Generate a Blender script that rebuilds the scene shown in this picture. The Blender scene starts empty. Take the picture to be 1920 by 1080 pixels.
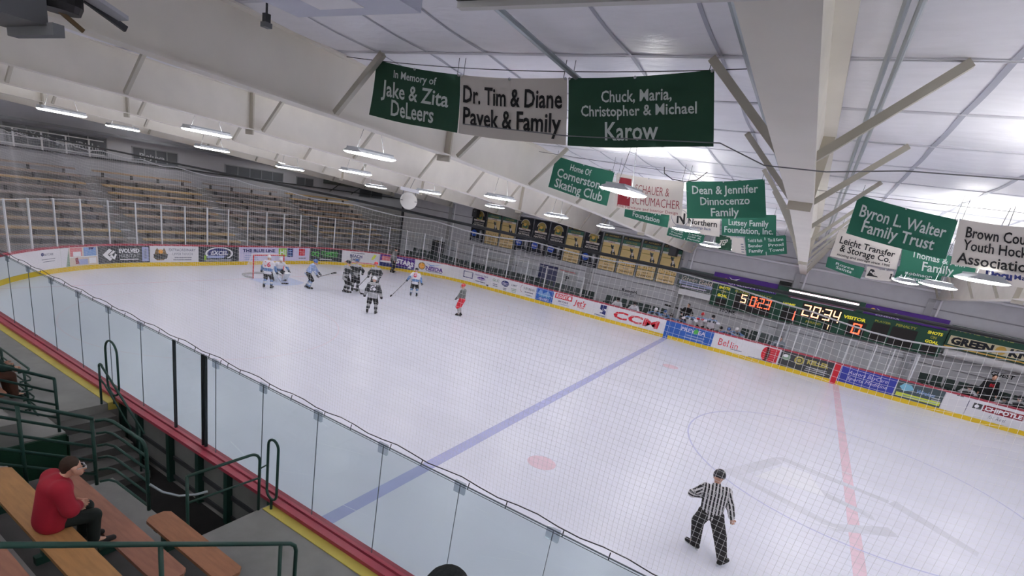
import bpy, math, random
import numpy as np
from mathutils import Vector, Matrix
R = random.Random(7)
C = bpy.context.scene.collection
SC = bpy.context.scene
PI = math.pi

# ------------------------------------------------------------------ camera
cam_d = bpy.data.cameras.new('camera'); cam = bpy.data.objects.new('camera', cam_d); C.objects.link(cam)
CAM = Vector((-2.612, -17.584, 5.978)); YAW, PITCH, ROLL = -.514, .306, .171
fwd = Vector((math.sin(YAW)*math.cos(PITCH), math.cos(YAW)*math.cos(PITCH), -math.sin(PITCH)))
rgt = Vector((math.cos(YAW), -math.sin(YAW), 0)); upv = rgt.cross(fwd)
r2 = math.cos(ROLL)*rgt + math.sin(ROLL)*upv; u2 = -math.sin(ROLL)*rgt + math.cos(ROLL)*upv
M4 = Matrix((r2, u2, -fwd)).transposed().to_4x4(); M4.translation = CAM
cam.matrix_world = M4
cam_d.sensor_width = 36; cam_d.lens = 36*964.6/1920
cam_d.shift_x = (960-920.7)/1920; cam_d.shift_y = (682.1-540)/1920
cam_d.clip_start = .05; cam_d.clip_end = 200
SC.camera = cam
# ------------------------------------------------------------------ world, exposure (the light comes from the seen lamps plus added lamps and uplights)
w = bpy.data.worlds.new('world'); SC.world = w; w.use_nodes = True
w.node_tree.nodes['Background'].inputs[0].default_value = (.8, .85, 1, 1)
w.node_tree.nodes['Background'].inputs[1].default_value = .05
SC.view_settings.view_transform = 'Standard'; SC.view_settings.look = 'None'
SC.view_settings.gamma = 1; SC.view_settings.use_curve_mapping = False
SC.view_settings.exposure = 0.0
LAMP = 15.2          # radiance of the lamp lenses
try:
    SC.cycles.use_denoising = True; SC.cycles.max_bounces = 10; SC.cycles.transparent_max_bounces = 24
    SC.cycles.diffuse_bounces = 7
except Exception: pass

# ------------------------------------------------------------------ helpers
def lin(c):
    return tuple(((x/255)/12.92 if x/255 <= .04045 else ((x/255+.055)/1.055)**2.4) for x in c)
_m = {}
def mat(name, rgb, rough=.6, metal=0., noise=0., scale=6., emit=0., spec=.4, bump=0., stretch=None):
    if name in _m: return _m[name]
    m = bpy.data.materials.new(name); m.use_nodes = True; nt = m.node_tree; b = nt.nodes['Principled BSDF']
    c = lin(rgb)
    b.inputs['Base Color'].default_value = (*c, 1); b.inputs['Roughness'].default_value = rough
    b.inputs['Metallic'].default_value = metal; b.inputs['Specular IOR Level'].default_value = spec
    if emit:
        b.inputs['Emission Color'].default_value = (*c, 1); b.inputs['Emission Strength'].default_value = emit
    if noise or bump:
        tc = nt.nodes.new('ShaderNodeTexCoord'); nz = nt.nodes.new('ShaderNodeTexNoise')
        nz.inputs['Scale'].default_value = scale; nz.inputs['Detail'].default_value = 5
        src = tc.outputs['Object']
        if stretch:
            mp = nt.nodes.new('ShaderNodeMapping'); mp.inputs['Scale'].default_value = stretch
            nt.links.new(src, mp.inputs['Vector']); src = mp.outputs['Vector']
        nt.links.new(src, nz.inputs['Vector'])
        if noise:
            rp = nt.nodes.new('ShaderNodeValToRGB')
            rp.color_ramp.elements[0].position = .3; rp.color_ramp.elements[1].position = .7
            rp.color_ramp.elements[0].color = (*[x*(1-noise) for x in c], 1)
            rp.color_ramp.elements[1].color = (*[min(1, x*(1+noise*.6)) for x in c], 1)
            nt.links.new(nz.outputs['Fac'], rp.inputs['Fac']); nt.links.new(rp.outputs['Color'], b.inputs['Base Color'])
        if bump:
            bp = nt.nodes.new('ShaderNodeBump'); bp.inputs['Strength'].default_value = bump; bp.inputs['Distance'].default_value = .05
            nt.links.new(nz.outputs['Fac'], bp.inputs['Height']); nt.links.new(bp.outputs['Normal'], b.inputs['Normal'])
    _m[name] = m; return m
def glassmat(name, tint, refl=.05):
    if name in _m: return _m[name]
    m = bpy.data.materials.new(name); m.use_nodes = True; nt = m.node_tree; nt.nodes.clear()
    o = nt.nodes.new('ShaderNodeOutputMaterial'); mx = nt.nodes.new('ShaderNodeMixShader')
    t = nt.nodes.new('ShaderNodeBsdfTransparent'); g = nt.nodes.new('ShaderNodeBsdfGlossy')
    t.inputs['Color'].default_value = (*tint, 1); g.inputs['Roughness'].default_value = .03
    mx.inputs[0].default_value = refl
    nt.links.new(t.outputs[0], mx.inputs[1]); nt.links.new(g.outputs[0], mx.inputs[2]); nt.links.new(mx.outputs[0], o.inputs[0])
    _m[name] = m; return m

def wloc(o):
    v = Vector((0, 0, 0))
    while o is not None: v += o.location; o = o.parent
    return v
class MB:
    def __init__(s): s.v = []; s.f = []; s.mi = []; s.m = 0
    def add(s, vs, fs):
        n = len(s.v); s.v += [tuple(x) for x in vs]; s.f += [tuple(i+n for i in f) for f in fs]; s.mi += [s.m]*len(fs); return s
    def hexa(s, p):  # 8 corners: bottom ring 0-3, top ring 4-7
        return s.add(p, [(3, 2, 1, 0), (4, 5, 6, 7), (0, 1, 5, 4), (1, 2, 6, 5), (2, 3, 7, 6), (3, 0, 4, 7)])
    def box(s, x0, y0, z0, x1, y1, z1):
        return s.hexa([(x0, y0, z0), (x1, y0, z0), (x1, y1, z0), (x0, y1, z0), (x0, y0, z1), (x1, y0, z1), (x1, y1, z1), (x0, y1, z1)])
    def bar(s, p, q, w, h, up=(0, 0, 1)):
        p = Vector(p); q = Vector(q); d = (q-p).normalized(); u = Vector(up)
        if abs(d.dot(u)) > .98: u = Vector((0, 1, 0))
        r = d.cross(u).normalized()*w/2; u = r.cross(d).normalized()*h/2
        return s.hexa([p-r-u, p+r-u, q+r-u, q-r-u, p-r+u, p+r+u, q+r+u, q-r+u])
    def tube(s, pts, r, n=8, closed=False):
        pts = [Vector(p) for p in pts]; N = len(pts); rs = r if isinstance(r, (list, tuple)) else [r]*N
        ref = None; rings = []
        for i in range(N):
            a = pts[i-1] if (i > 0 or closed) else pts[0]; b = pts[(i+1) % N] if (i < N-1 or closed) else pts[-1]
            d = (b-a)
            d = d.normalized() if d.length > 1e-9 else Vector((0, 0, 1))
            if ref is None:
                ref = Vector((0, 0, 1)) if abs(d.z) < .9 else Vector((1, 0, 0))
            x = ref - d*ref.dot(d)
            x = x.normalized() if x.length > 1e-6 else d.orthogonal().normalized()
            ref = x; y = d.cross(x)
            rings.append([pts[i] + (x*math.cos(2*PI*k/n) + y*math.sin(2*PI*k/n))*rs[i] for k in range(n)])
        vs = [v for g in rings for v in g]; fs = []
        for i in range(N if closed else N-1):
            j = (i+1) % N
            for k in range(n): fs.append((i*n+k, i*n+(k+1) % n, j*n+(k+1) % n, j*n+k))
        if not closed: fs += [tuple(range(n-1, -1, -1)), tuple((N-1)*n+k for k in range(n))]
        return s.add(vs, fs)
    def ball(s, c, r, n=10, m=7, sc=(1, 1, 1)):
        vs = []; fs = []
        for j in range(m+1):
            t = PI*j/m
            for k in range(n):
                a = 2*PI*k/n
                vs.append((c[0]+r*sc[0]*math.sin(t)*math.cos(a), c[1]+r*sc[1]*math.sin(t)*math.sin(a), c[2]+r*sc[2]*math.cos(t)))
        for j in range(m):
            for k in range(n): fs.append((j*n+k, (j+1)*n+k, (j+1)*n+(k+1) % n, j*n+(k+1) % n))
        return s.add(vs, fs)
    def lathe(s, c, prof, n=20, axis='z'):
        vs = []; fs = []
        for (r, h) in prof:
            for k in range(n):
                a = 2*PI*k/n; x, y = r*math.cos(a), r*math.sin(a)
                p = (x, y, h) if axis == 'z' else ((x, h, y) if axis == 'y' else (h, x, y))
                vs.append((c[0]+p[0], c[1]+p[1], c[2]+p[2]))
        for j in range(len(prof)-1):
            for k in range(n): fs.append((j*n+k, j*n+(k+1) % n, (j+1)*n+(k+1) % n, (j+1)*n+k))
        fs += [tuple(range(n-1, -1, -1)), tuple((len(prof)-1)*n+k for k in range(n))]
        return s.add(vs, fs)
    def build(s, name, mats, parent=None, smooth=False, local=False, loc=None):
        me = bpy.data.meshes.new(name)
        off = Vector((0, 0, 0)) if local else (wloc(parent) if parent else Vector(loc or (0, 0, 0)))
        me.from_pydata([(x-off.x, y-off.y, z-off.z) for x, y, z in s.v], [], s.f)
        for m in (mats if isinstance(mats, (list, tuple)) else [mats]): me.materials.append(m)
        if isinstance(mats, (list, tuple)) and len(mats) > 1: me.polygons.foreach_set('material_index', s.mi)
        if smooth: me.polygons.foreach_set('use_smooth', [True]*len(s.f))
        me.update()
        o = bpy.data.objects.new(name, me); C.objects.link(o)
        if parent: o.parent = parent
        elif not local: o.location = off
        return o
def tag(o, label, cat, group=None, kind=None):
    if label: o['label'] = label
    if cat: o['category'] = cat
    if group: o['group'] = group
    if kind: o['kind'] = kind
    return o
def thing(name, label, cat, loc=(0, 0, 0), group=None, rz=0.):
    o = bpy.data.objects.new(name, None); C.objects.link(o); o.location = loc; o.rotation_euler = (0, 0, rz)
    o.empty_display_size = .1
    return tag(o, label, cat, group)
def struct(o):
    o['kind'] = 'structure'; return o
def inst(name, me, loc, parent=None, rz=0.):
    o = bpy.data.objects.new(name, me); C.objects.link(o); o.location = loc; o.rotation_euler = (0, 0, rz)
    if parent: o.parent = parent
    return o
def dup(root, loc, label=None, rz=None):
    def cp(o, par):
        c = o.copy(); C.objects.link(c)
        if par: c.parent = par
        for ch in o.children: cp(ch, c)
        return c
    r = cp(root, None); r.location = loc
    if rz is not None: r.rotation_euler = (0, 0, rz)
    if label: r['label'] = label
    return r
ORD = ['first', 'second', 'third', 'fourth', 'fifth', 'sixth', 'seventh', 'eighth', 'ninth', 'tenth', 'eleventh', 'twelfth', 'thirteenth',
       'fourteenth', 'fifteenth', 'sixteenth', 'seventeenth', 'eighteenth', 'nineteenth', 'twentieth', 'twenty-first', 'twenty-second',
       'twenty-third', 'twenty-fourth', 'twenty-fifth', 'twenty-sixth', 'twenty-seventh', 'twenty-eighth', 'twenty-ninth', 'thirtieth']
def nth(i): return ORD[i] if i < len(ORD) else 'far ' + ORD[i-30]

# text -> outline mesh in a unit frame, mapped by M(u, v) on a surface
_tx = {}
def textmesh(s, bold, spacing=1.0):
    k = (s, bold, spacing)
    if k not in _tx:
        cu = bpy.data.curves.new('t', 'FONT'); cu.body = s; cu.size = 1; cu.resolution_u = 2; cu.offset = bold
        cu.space_character = spacing; cu.fill_mode = 'FRONT'
        o = bpy.data.objects.new('t', cu); me = o.to_mesh()
        v = np.array([tuple(x.co) for x in me.vertices]) if len(me.vertices) else np.zeros((0, 3))
        f = [tuple(p.vertices) for p in me.polygons]
        o.to_mesh_clear(); bpy.data.objects.remove(o); bpy.data.curves.remove(cu)
        if len(v): v[:, 0] -= v[:, 0].min()
        _tx[k] = (v, f)
    return _tx[k]
class Panel:
    """a sheet of size w x h whose points (u, v, off) are mapped into the place by M"""
    def __init__(s, root, M, w, h): s.root = root; s.M = M; s.w = w; s.h = h; s.g = {}; s.t = {}; s.lay = 1
    def _b(s, m, name, k=0): return s.g.setdefault((name, m.name, k), (MB(), m))[0]
    def rect(s, u0, v0, u1, v1, m, lay=1, name='colour_panel', n=1):
        b = s._b(m, name); o = .003*lay
        for i in range(n):
            a = u0+(u1-u0)*i/n; c = u0+(u1-u0)*(i+1)/n
            b.add([s.M(a*s.w, v0*s.h, o), s.M(c*s.w, v0*s.h, o), s.M(c*s.w, v1*s.h, o), s.M(a*s.w, v1*s.h, o)], [(0, 1, 2, 3)])
        return s
    def poly(s, pts, m, lay=1, name='emblem'):
        s._b(m, name).add([s.M(u*s.w, v*s.h, .003*lay) for u, v in pts], [tuple(range(len(pts)))]); return s
    def disc(s, u, v, r, m, lay=1, sx=1., n=20, a0=0, a1=2*PI, name='emblem'):
        k = s.h
        return s.poly([(u+(r*k*sx*math.cos(a0+(a1-a0)*i/n))/s.w, v+r*math.sin(a0+(a1-a0)*i/n)) for i in range(n)], m, lay, name)
    def ring(s, u, v, r, m, lay=1, sx=1., t=.15, n=24, a0=0., a1=2*PI, name='emblem'):
        b = s._b(m, name); k = s.h; vs = []; fs = []
        for i in range(n+1):
            a = a0+(a1-a0)*i/n
            for q in (r, r*(1-t)): vs.append(s.M(u*s.w+q*k*sx*math.cos(a), (v+q*math.sin(a))*s.h, .003*lay))
        for i in range(n): fs.append((2*i, 2*i+1, 2*i+3, 2*i+2))
        b.add(vs, fs); return s
    def text(s, body, u, v, hh, m, width=None, align='c', bold=.02, lay=2, shear=0., rot=0., name='lettering'):
        """u, v centre (fractions); hh letter height (fraction of h); width as fraction of w squeezes the line"""
        vs, fs = textmesh(body, bold)
        if not len(vs): return s
        H = vs[:, 1].max(); Wd = vs[:, 0].max()
        cap = .73
        sc = hh*s.h/cap; sx = sc if width is None else width*s.w/Wd
        x = vs[:, 0]*sx; y = vs[:, 1]*sc; x = x + shear*y
        tw = Wd*sx
        x0 = u*s.w - (tw/2 if align == 'c' else 0); y0 = v*s.h - hh*s.h/2
        yy = y0 + y + (x-tw/2)*rot
        s.lay += 1; b = s._b(m, name, s.lay)
        b.add([s.M(x0+a, c, .003*lay) for a, c in zip(x, yy)], fs); return s
    def lines(s, u0, u1, v, n, gap, th, m, lay=2, jag=True, name='small_print'):
        for i in range(n):
            a = u0 + (R.random()*.12*(u1-u0) if jag else 0); b = u1 - (R.random()*.12*(u1-u0) if jag else 0)
            s.rect(a, v-i*gap-th/2, b, v-i*gap+th/2, m, lay, name, n=2)
        return s
    def done(s):
        for (name, _, _k), (b, m) in s.g.items(): b.build(name, m, s.root)
        return s
# ------------------------------------------------------------------ materials
ICE = mat('ice', (236, 237, 249), .3, 0, .05, .5, spec=.5, stretch=(.25, 1.2, 1))
WHITE = mat('white_board', (232, 231, 236), .45); CREAM = mat('cream_steel', (236, 232, 222), .5, noise=.05, scale=1.5)
CEIL = mat('vinyl_blanket', (246, 246, 252), .38, 0, .04, 3, bump=.25, stretch=(1, 2.5, 1), spec=.5)
SEAM = mat('seam_tape', (176, 178, 190), .5); GALV = mat('galvanised', (170, 178, 182), .4, .5)
BLOCKW = mat('block_wall', (212, 212, 217), .8, noise=.06, scale=2.)
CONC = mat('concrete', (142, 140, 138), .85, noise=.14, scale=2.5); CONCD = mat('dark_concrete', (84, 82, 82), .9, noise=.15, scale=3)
CONCL = mat('lit_tread_paint', (150, 148, 146), .8, noise=.1, scale=4)  # pale tone paints the lit front part of the treads
YEL = mat('yellow_paint', (208, 190, 92), .55, noise=.1, scale=3); KICK = mat('yellow_kickplate', (226, 192, 42), .4, noise=.05, scale=2)
REDCAP = mat('red_cap', (172, 66, 82), .4, noise=.06, scale=2); REDCAPD = mat('dark_red_groove', (126, 38, 54), .5)
GREENP = mat('dark_green_steel', (36, 70, 62), .45); GREENW = mat('green_wall', (20, 62, 44), .6, noise=.08, scale=2)
BLACK = mat('black', (22, 22, 24), .5); DGREY = mat('dark_grey', (62, 64, 68), .55); MGREY = mat('mid_grey', (120, 122, 126), .6)
LGREY = mat('light_grey', (190, 192, 198), .55); PURE = mat('white_paint', (246, 246, 250), .5)
NAVY = mat('navy', (40, 48, 110), .5); BLUE = mat('blue', (40, 92, 176), .5); RED = mat('red', (206, 36, 52), .5)
GOLD = mat('gold', (226, 186, 96), .6); TAN = mat('tan', (232, 204, 150), .6); TEAL = mat('teal_green', (46, 104, 84), .6)
PURP = mat('purple', (82, 40, 140), .5); LILAC = mat('lilac_white', (222, 214, 238), .5); LIME = mat('lime', (150, 198, 60), .5)
PGLASS = glassmat('clear_acrylic', (.955, .97, .975), .03); NGLASS = glassmat('near_acrylic', (.83, .88, .88), .025)
LENS = mat('lamp_lens', (255, 253, 250), .4, emit=LAMP)

W, RC, XE = 12.95, 8.5, -30.48; XS = XE+RC
def perim(s):
    """inner line of the boards, s in metres, 0 at the centre line on the far side, s grows to the right seen from the ice"""
    if s >= XS: return (s, W, 0, -1)
    a = (XS-s)/RC
    if a <= PI/2: return (XS-RC*math.sin(a), W-RC+RC*math.cos(a), math.sin(a), -math.cos(a))
    t = XS-RC*PI/2-s
    if t <= 2*(W-RC): return (XE, W-RC-t, 1, 0)
    a = (t-2*(W-RC))/RC
    if a <= PI/2: return (XS-RC*math.cos(a), -(W-RC)-RC*math.sin(a), math.cos(a), math.sin(a))
    return (XS+t-2*(W-RC)-RC*PI/2, -W, 0, 1)
S_END = XS-RC*PI-2*(W-RC)     # where the near straight begins
def pp(s, z, off=0.):
    x, y, nx, ny = perim(s); return (x+nx*off, y+ny*off, z)
def srange(a, b, step=.2):
    ks = [a, b] + [x for x in (XS, XS-RC*PI/2, XS-RC*PI/2-2*(W-RC), S_END) if a < x < b]
    n = max(1, int((b-a)/step)); ks += [a+(b-a)*i/n for i in range(n)]
    return sorted(set(round(k, 4) for k in ks))
def ribbon(mb, a, b, z0, z1, o0, o1):
    """solid strip along the boards between offsets o0 < o1 (towards the ice)"""
    S = srange(a, b); vs = []; fs = []
    for s in S: vs += [pp(s, z0, o0), pp(s, z0, o1), pp(s, z1, o1), pp(s, z1, o0)]
    for i in range(len(S)-1):
        for k in range(4): fs.append((4*i+k, 4*i+(k+1) % 4, 4*i+4+(k+1) % 4, 4*i+4+k))
    n = len(S)-1; fs += [(3, 2, 1, 0), (4*n, 4*n+1, 4*n+2, 4*n+3)]
    return mb.add(vs, fs)

# ------------------------------------------------------------------ floor, ice and its painted lines
struct(MB().box(-46, -20.5, -.3, 16, 27, -.012).build('floor', CONC))
S0, S1 = S_END-44, 14.0
ring = [pp(s, 0) for s in srange(S_END-40, 14)]
ring = [p for p in ring]
def slab(mb, pts, z0, z1):
    n = len(pts)
    return mb.add([(x, y, z0) for x, y, _ in pts]+[(x, y, z1) for x, y, _ in pts],
                  [tuple(range(n-1, -1, -1)), tuple(range(n, 2*n))]+[(i, (i+1) % n, n+(i+1) % n, n+i) for i in range(n)])
ice = struct(slab(MB(), list(reversed(ring)), -.011, 0).build('ice_surface', ICE))
def paint(name, pts, m, z=.003):
    return MB().add([(x, y, z) for x, y in pts], [tuple(range(len(pts)))]).build(name, m, ice)
LBLUE = mat('blue_ice_paint', (184, 187, 228), .35, noise=.1, scale=1.5); LRED = mat('red_ice_paint', (238, 210, 222), .35, noise=.1, scale=1.2)
LGRY = mat('grey_ice_paint', (222, 223, 233), .35, noise=.08, scale=1.)
def arc(cx, cy, r, a0, a1, wd, n=60):
    o = [(cx+r*math.cos(a0+(a1-a0)*i/n), cy+r*math.sin(a0+(a1-a0)*i/n)) for i in range(n+1)]
    i_ = [(cx+(r-wd)*math.cos(a0+(a1-a0)*i/n), cy+(r-wd)*math.sin(a0+(a1-a0)*i/n)) for i in range(n+1)]
    return o, i_
def arcpaint(name, cx, cy, r, a0, a1, wd, m, z=.003):
    o, i_ = arc(cx, cy, r, a0, a1, wd); n = len(o)
    MB().add([(x, y, z) for x, y in o+i_], [(k, k+1, n+k+1, n+k) for k in range(n-1)]).build(name, m, ice)
paint('blue_line', [(-8.8, -W), (-8.5, -W), (-8.5, W), (-8.8, W)], LBLUE)
paint('blue_line', [(8.5, -W), (8.8, -W), (8.8, W), (8.5, W)], LBLUE)
paint('centre_line', [(-.13, -W), (.13, -W), (.13, W), (-.13, W)], LRED)
paint('goal_line', [(-27.12, -12), (-27.06, -12), (-27.06, 12), (-27.12, 12)], LRED)
for (x, y) in ((-6.85, -6.7), (-6.85, 6.7), (6.85, -6.7), (6.85, 6.7)):
    paint('face_off_spot', [(x+.36*math.cos(k*PI/14), y+.36*math.sin(k*PI/14)) for k in range(28)], LRED)
arcpaint('centre_circle', 0, 0, 4.57, 0, 2*PI, .05, mat('pale_blue_ring', (202, 204, 234), .35), .004)
for y in (-6.7, 6.7): arcpaint('face_off_circle', -20.95, y, 4.57, 0, 2*PI, .05, mat('faint_ring', (238, 228, 238), .35), .004)
paint('goal_crease', [(-27.05, -1.2)]+[(-27.05+1.83*math.cos(a), 1.83*math.sin(a)) for a in [-.7+1.4*i/16 for i in range(17)]]+[(-27.05, 1.2)],
      mat('crease_paint', (204, 216, 244), .35), .005)
for ke, pts in enumerate(([(-3.1, -3.0), (-2.75, -3.15), (-1.7, -.85), (-1.95, -.6)], [(-3.1, -3.0), (-.4, -4.05), (-.3, -3.75), (-2.7, -2.85)],
            [(-.4, -4.05), (.95, -3.05), (.75, -2.7), (-.45, -3.7)], [(-1.3, -1.9), (.5, -2.6), (.45, -2.3), (-1.2, -1.65)],
            [(1.1, -.7), (2.6, -2.2), (2.5, -2.5), (.9, -1.1)], [(-1.95, -.6), (.9, -1.1), (.95, -.85), (-1.7, -.3)])):
    paint('centre_emblem', pts, LGRY, .005+.0004*ke)
paint('centre_emblem_white', [(-1.7, -1.1), (-1.0, -.9), (-.6, -2.2), (-2.3, -2.6)], mat('emblem_white', (240, 241, 248), .4), .0075)
SCUFF = mat('skate_scuffs', (246, 247, 253), .8)
sb = MB()
for k in range(150):
    x, y = R.uniform(-26, 6), R.uniform(-12, 12); a = R.choice((.1, -.2, .35)) + R.uniform(-.5, .5); zq = .0078+.00003*k; L = R.uniform(.3, 1.6); d = R.uniform(.008, .03)
    c, s_ = math.cos(a)*L/2, math.sin(a)*L/2
    sb.add([(x-c, y-s_, zq), (x+c, y+s_, zq), (x+c-d*math.sin(a), y+s_+d*math.cos(a), zq), (x-c-d*math.sin(a), y-s_+d*math.cos(a), zq)], [(0, 1, 2, 3)])
tag(sb.build('skate_scuffs', SCUFF, ice), None, None, kind='stuff')

# ------------------------------------------------------------------ dasher boards (far side, end and corners, near side)
def boards(label, a, b, capm=REDCAP):
    t = thing('dasher_boards', label, 'rink boards', pp((a+b)/2, 0))
    ribbon(MB(), a, b, 0, 1.03, -.12, 0).build('board_face', WHITE, t)
    ribbon(MB(), a, b, 0, .2, .0, .018).build('kick_plate', KICK, t)
    ribbon(MB(), a, b, 1.03, 1.1, -.15, .012).build('cap_rail', capm, t)
    return t
boards('white rink boards with yellow kick plate along the scoreboard side', XS, 14.0)
boards('curved white rink boards and yellow kick plate behind the goal', XS-RC*PI-2*(W-RC), XS)
# near boards: seen from behind, a walkway runs up to their cap
t = thing('dasher_boards', 'near rink boards under the glass with broad red cap rail', 'rink boards', (-10, -W, 0))
MB().box(-21.98, -W-.06, 0, 14, -W, 1.03).build('board_face', WHITE, t)
MB().box(-21.98, -W, 0, 14, -W+.018, .2).build('kick_plate', KICK, t)
b = MB(); b.box(-21.98, -W-.1, 1.03, 14, -W+.02, 1.1); b.box(-21.98, -W-.23, 1.02, 14, -W-.12, 1.08); b.build('cap_rail', REDCAP, t)
MB().box(-21.98, -W-.12, 1.02, 14, -W-.1, 1.06).build('cap_groove', REDCAPD, t)
OUTP = mat('grey_back_panel', (128, 130, 128), .7, noise=.08, scale=3)
for i, x in enumerate((-13.3, -12.65, -11.55, -10.6, -9.75, -8.6)):
    MB().box(x-.05, -W-.2, 0, x+.05, -W-.06, 1.02).build('frame_post', GREENP, t)
for z in (.1, .5, .95): MB().box(-13.4, -W-.13, z-.04, -8.5, -W-.07, z+.04).build('frame_rail', DGREY, t)
for x0, x1 in ((-13.25, -12.7), (-12.6, -11.6), (-11.5, -10.65), (-10.55, -9.8), (-9.7, -8.65)):
    MB().box(x0, -W-.1, .14, x1, -W-.062, .46).build('back_panel', OUTP, t)
    MB().box(x0, -W-.1, .54, x1, -W-.062, .91).build('back_panel', OUTP, t)
# line markers on the far boards
for x, m, lb in ((-8.69, BLUE, "blue line marker painted up the far boards beside the players' bench"), (-.18, RED, 'red centre line marker standing on the far boards')):
    tag(MB().box(x-.13, W-.035, 0, x+.13, W-.0185, 1.03).build('line_marker', m), lb, 'line marker')

# ------------------------------------------------------------------ hall shell
struct(MB().box(-33, 17, 0, 16, 17.3, 7.2).build('wall_far', BLOCKW))
struct(MB().box(-33.16, 16.85, 0, -33, 17.3, 5.2).build('wall_end_post', DGREY))
wl = struct(MB().box(-40.4, -20.5, 0, -40, 27, 7.6).build('wall_end', mat('end_wall', (190, 191, 198), .8, noise=.04, scale=1)))
struct(MB().box(-40.4, 26.7, 0, -33, 27, 7.3).build('wall_far_corner', BLOCKW))
struct(MB().box(-33.3, 17.3, 0, -33, 27, 7.3).build('wall_far_return', BLOCKW))
struct(MB().box(15.7, -20.5, 0, 16, 17, 8).build('wall_right', PURE))
struct(MB().box(-40.4, -20.5, 0, 16, -20.2, 8.2).build('wall_near', PURE))
# block courses / girts of the far wall, darker grey than the blocks
for z in (1.55, 2.3, 4.35, 5.6):
    struct(MB().box(-33, 16.97, z-.03, 16, 17, z+.03).build('trim_1', mat('course_grey', (150, 150, 156), .8)))
def zt(y): return 7.6-.03*(y+12) if y > -12 else 7.6-.045*(y+12)
ZB = [(-20.3, 7.15), (-14, 6.85), (-12, 6.77), (-9, 6.65), (-6, 6.46), (-3, 6.28), (0, 6.08), (4, 5.78), (9, 5.40), (16.8, 4.85)]
def zb(y):
    for (a, p), (b, q) in zip(ZB, ZB[1:]):
        if y <= b: return p+(q-p)*(y-a)/(b-a)
    return ZB[-1][1]
PUR = [-19.6, -18.05, -16.5, -14.95, -13.4, -11.85, -10.28, -8.72, -7.16, -5.6, -4.04, -2.48, -.92, .64, 2.2, 3.76, 5.32, 6.88, 8.44, 10, 11.56, 13.12, 14.68, 16.24]
FRX = [9.3, 3.1, -3.04, -9.3, -15.5, -21.7, -27.9, -34.1]
# ceiling: white vinyl-faced blanket sagging between the purlins, seams running across the hall
def seams():
    xs = []
    edges = [16, 9.3, 3.1, -3.04, -9.3, -15.5, -21.7, -27.9, -34.1, -40.3]
    for a, b_ in zip(edges, edges[1:]):
        n = 5 if a in (3.1, 9.3) else 7
        xs += [a+(b_-a)*i/n for i in range(n)]
    return sorted(xs+[-40.3])
SX = seams()
gx = []
for a, b_ in zip(SX, SX[1:]): gx += [(a+(b_-a)*k/4, math.sin(PI*k/4)) for k in range(4)]
gx.append((SX[-1], 0))
YP = [-20.4]+PUR+[17.0]
gy = []
for a, b_ in zip(YP, YP[1:]): gy += [(a+(b_-a)*k/6, math.sin(PI*k/6)) for k in range(6)]
gy.append((17.0, 0))
vs = []; 
for (x, sx) in gx:
    for (y, sy) in gy: vs.append((x, y, zt(y)+.014-.06*sy*(.45+.55*sx)+.004*math.sin(x*7.1+y*3.3)))
ny = len(gy)
ceil = struct(MB().add(vs, [(i*ny+j, i*ny+j+1, (i+1)*ny+j+1, (i+1)*ny+j) for i in range(len(gx)-1) for j in range(ny-1)]).build('ceiling', CEIL, smooth=True))
struct(MB().box(-40.4, -20.5, 8.25, 16, 27, 8.3).build('roof_deck', DGREY))
mb = MB()
for x in SX:
    wd = .035 if x < -3.1 else .055
    for (y, sy), (y2, sy2) in zip(gy, gy[1:]):
        z, z2 = zt(y)+.014-.027*sy-.012, zt(y2)+.014-.027*sy2-.012
        mb.add([(x-wd/2, y, z), (x-wd/2, y2, z2), (x+wd/2, y2, z2), (x+wd/2, y, z)], [(0, 1, 2, 3)])
tag(mb.build('seam_tape', SEAM, ceil), None, None)
for i, y in enumerate(PUR):
    o = MB(); z = zt(y)
    o.box(-40.3, y-.035, z-.0, 16, y+.035, z+.012); o.box(-40.3, y-.006, z, 16, y+.006, z+.18)
    tag(o.build('roof_purlin', mat('purlin', (222, 223, 230), .5)), 'thin pale roof purlin along the hall, %s from the camera side' % nth(i), 'purlin', 'roof purlins')
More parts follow.
